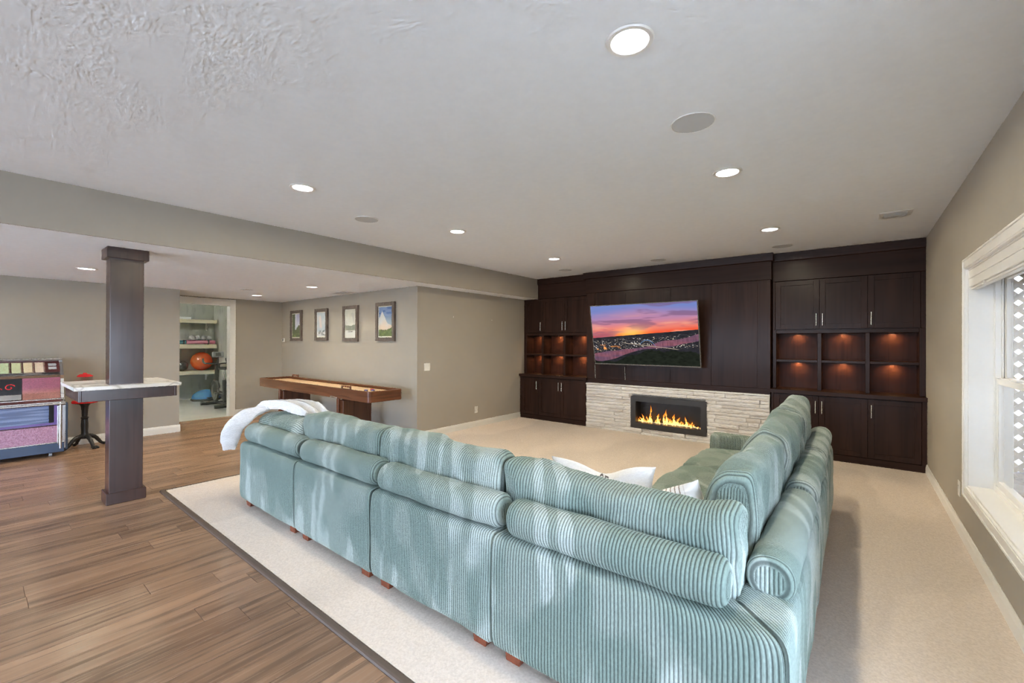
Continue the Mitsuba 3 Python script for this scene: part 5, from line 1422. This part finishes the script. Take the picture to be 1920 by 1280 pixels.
# half-ball balance trainer
t = thing('balance_trainer', 'blue half-ball balance trainer on the concrete floor behind the bike', 'balance trainer')
add('dome', lathe([(0.30 * math.cos(q), 0.05 + 0.22 * math.sin(q)) for q in np.linspace(0, np.pi / 2, 16)], (-13.05, 3.76, 0.0), 40), 'bosu_blue', t, smooth=True)
add('platform', lathe([(0, 0.0), (0.30, 0.0), (0.325, 0.02), (0.32, 0.05), (0.29, 0.055), (0, 0.055)], (-13.05, 3.76, 0.0), 40), 'black_rubber', t)
# exercise bike
BX, BY = -11.55, 3.62
t = thing('exercise_bike', 'black upright exercise bike half hidden by the doorway casing', 'exercise bike')
def bp(x, y, z):
    return (BX + x, BY + y, z)
add('frame', cat(tube(curve([bp(-0.30, 0.0, 0.06), bp(-0.30, 0.0, 0.35), bp(-0.26, 0, 0.72), bp(-0.20, 0, 0.95)], 16), 0.045, 12), tube([bp(-0.30, 0, 0.30), bp(0.25, 0, 0.30)], 0.04, 12), tube([bp(0.25, 0, 0.08), bp(0.22, 0, 0.62)], 0.04, 12), tube([bp(-0.34, 0, 0.08), bp(0.45, 0, 0.08)], 0.03, 12)), 'black_plastic', t)
add('foot_bar', tube([bp(-0.40, -0.28, 0.045), bp(-0.40, 0.28, 0.045)], 0.035, 12), 'black_plastic', t)
add('foot_bar', tube([bp(0.45, -0.26, 0.045), bp(0.45, 0.26, 0.045)], 0.035, 12), 'black_plastic', t)
fl = lathe([(0.03, -0.02), (0.15, -0.018), (0.16, -0.025), (0.20, -0.025), (0.205, 0), (0.20, 0.025), (0.16, 0.025), (0.15, 0.018), (0.03, 0.02)], bp(-0.22, -0.04, 0.33), 36, 'y')
add('flywheel', fl, 'chrome', t)
add('wheel_guard', cat(tube(curve([bp(-0.46, -0.04, 0.30), bp(-0.44, -0.04, 0.45), bp(-0.32, -0.04, 0.56), bp(-0.12, -0.04, 0.56), bp(-0.0, -0.04, 0.42)], 18), 0.03, 10)), 'black_plastic', t)
add('crank', cat(cyl(bp(0.0, -0.12, 0.31), bp(0.0, 0.12, 0.31), 0.02, 12), tube([bp(0, -0.12, 0.31), bp(-0.12, -0.13, 0.20)], 0.012, 8), tube([bp(0, 0.12, 0.31), bp(0.12, 0.13, 0.42)], 0.012, 8)), 'chrome', t)
add('pedal', cbox(BX - 0.16, BX - 0.07, BY - 0.23, BY - 0.13, 0.185, 0.21), 'black_plastic', t, smooth=False)
add('pedal', cbox(BX + 0.07, BX + 0.16, BY + 0.13, BY + 0.23, 0.405, 0.43), 'black_plastic', t, smooth=False)
add('seat', lathe([(0, 0), (0.11, 0.0), (0.13, 0.03), (0.10, 0.06), (0, 0.065)], bp(0.24, 0, 0.86), 28), 'black_rubber', t)
add('seat_post', tube([bp(0.22, 0, 0.60), bp(0.24, 0, 0.87)], 0.02, 10), 'chrome', t)
add('handlebar', cat(tube(curve([bp(-0.20, -0.02, 0.97), bp(-0.22, -0.14, 0.985), bp(-0.26, -0.22, 0.99), bp(-0.36, -0.24, 1.01), bp(-0.42, -0.23, 1.10)], 24), 0.016, 10), tube(curve([bp(-0.20, 0.02, 0.97), bp(-0.22, 0.14, 0.985), bp(-0.26, 0.22, 0.99), bp(-0.36, 0.24, 1.01), bp(-0.42, 0.23, 1.10)], 24), 0.016, 10),
                     tube([bp(-0.20, 0, 0.93), bp(-0.19, 0, 1.16)], 0.02, 10)), 'black_plastic', t)
k = add('console', cbox(BX - 0.23, BX - 0.17, BY - 0.115, BY + 0.115, 1.13, 1.26, 0.02), 'grey_plastic', t, smooth=False)
add('display', cat(cbox(BX - 0.172, BX - 0.167, BY - 0.055, BY + 0.055, 1.16, 1.235, 0.002), cbox(BX - 0.24, BX - 0.23, BY - 0.05, BY + 0.05, 1.15, 1.24, 0.002)), 'vent_dark', k, smooth=False)

# ------------------------------------------------------------------ outside the window: lattice, post, stones, ground
def c_wood_out(p, n, uv):
    return mix((0.36, 0.26, 0.15), (0.50, 0.38, 0.24), fbm(p.x * 20, p.z * 4, 1.0, 3))
pbsdf('lattice_wood', c_wood_out, 0.8)
def c_ground(p, n, uv):
    return mix((0.42, 0.41, 0.39), (0.56, 0.55, 0.52), fbm(p.x * 4, p.y * 4, 1.0, 4))  # tone raised so the ground bounces daylight up to the ceiling
pbsdf('outdoor_ground', c_ground, 0.9)
add('ground', box(XR + TH, 40, -30, 40, -0.2, 0.30), 'outdoor_ground', smooth=False, label='ground outside the window', kind=S)
add('ground_rear', box(-40, XR + TH, -30, YF - 0.1, -0.2, 0.0), 'outdoor_ground', smooth=False, label='unseen ground behind the house, made pale to bounce daylight', kind=S)
LYP = 5.75
dk = thing('deck', 'added timber deck roof, unseen, shading the lattice outside the right window', 'deck')  # added roof, keeps the view through the window from overexposing
for i in range(28):
    y = 2.15 + i * 0.145
    add('board', cbox(XR + TH + 0.01, 4.6, y, y + 0.138, 2.92, 2.95), 'lattice_wood', dk, smooth=False)
for x in (1.3, 2.1, 2.9, 3.7):
    add('joist', cbox(x - 0.02, x + 0.02, 2.15, 6.2, 2.70, 2.918), 'lattice_wood', dk, smooth=False)
sk = thing('added_skirt', 'added upright board screen blocking sky light outside the right window', 'screen')  # added boards closing off the sky around the window
for i in range(25):
    y = 2.15 + i * 0.145
    add('board', cbox(2.70, 2.72, y, y + 0.141, 0.30, 2.70), 'lattice_wood', sk, smooth=False)
for i in range(12):
    x = XR + TH + 0.012 + i * 0.15
    add('board', cbox(x, x + 0.145, 2.12, 2.14, 0.30, 2.70), 'lattice_wood', sk, smooth=False)
t = thing('lattice_screen', 'diagonal wooden lattice screen outside the right window', 'lattice')
zone = sg.box(0.95, 0.34, 2.6, 2.62)
pitch = 0.108
for s_ in (1, -1):
    for i in range(-40, 60):
        c0 = i * pitch * 1.0
        dx = np.array([math.cos(math.pi / 4), s_ * math.sin(math.pi / 4)])
        base = np.array([0.95 + c0 * 1.0, 0.34 if s_ > 0 else 2.75])
        line = sg.LineString([base - dx * 6, base + dx * 6]).buffer(0.018, cap_style='flat').intersection(zone)
        if line.is_empty or line.area < 0.001:
            continue
        m = trimesh.creation.extrude_polygon(line, 0.008, engine='earcut')
        v = m.vertices.copy()
        m.vertices = np.stack([v[:, 0], LYP + (0.0 if s_ > 0 else 0.009) + v[:, 2], v[:, 1]], 1)
        m.fix_normals()
        add('slat', m, 'lattice_wood', t, smooth=False)
add('frame_rail', cat(cbox(0.93, 2.62, LYP - 0.01, LYP + 0.03, 0.30, 0.36), cbox(0.93, 2.62, LYP - 0.01, LYP + 0.03, 2.61, 2.68)), 'lattice_wood', t, smooth=False)
add('post', cbox(1.22, 1.32, LYP + 0.03, LYP + 0.13, 0.3, 2.69, 0.006), 'lattice_wood', t, smooth=False)
r3 = random.Random(5)
pbsdf('stone_mauve', (0.16, 0.13, 0.155), 0.7)
stones = []
for gx in np.arange(0.98, 2.6, 0.16):
    for gy in np.arange(4.9, 5.7, 0.17):
        m = trimesh.creation.icosphere(2, 0.095)
        v = m.vertices
        v = v * (0.8 + 0.45 * meshkit.fbm(v * 9 + len(stones) * 3.3, 2, len(stones))[:, None]) * np.array([1, 1, 0.7])
        m.vertices = v + np.array([gx + r3.uniform(-0.03, 0.03), gy + r3.uniform(-0.03, 0.03), 0.34])
        stones.append(m)
add('landscape_stones', cat(*stones), 'stone_mauve', smooth=40, label='mauve grey landscape stones on the ground outside the right window', cat='stones', kind='stuff')
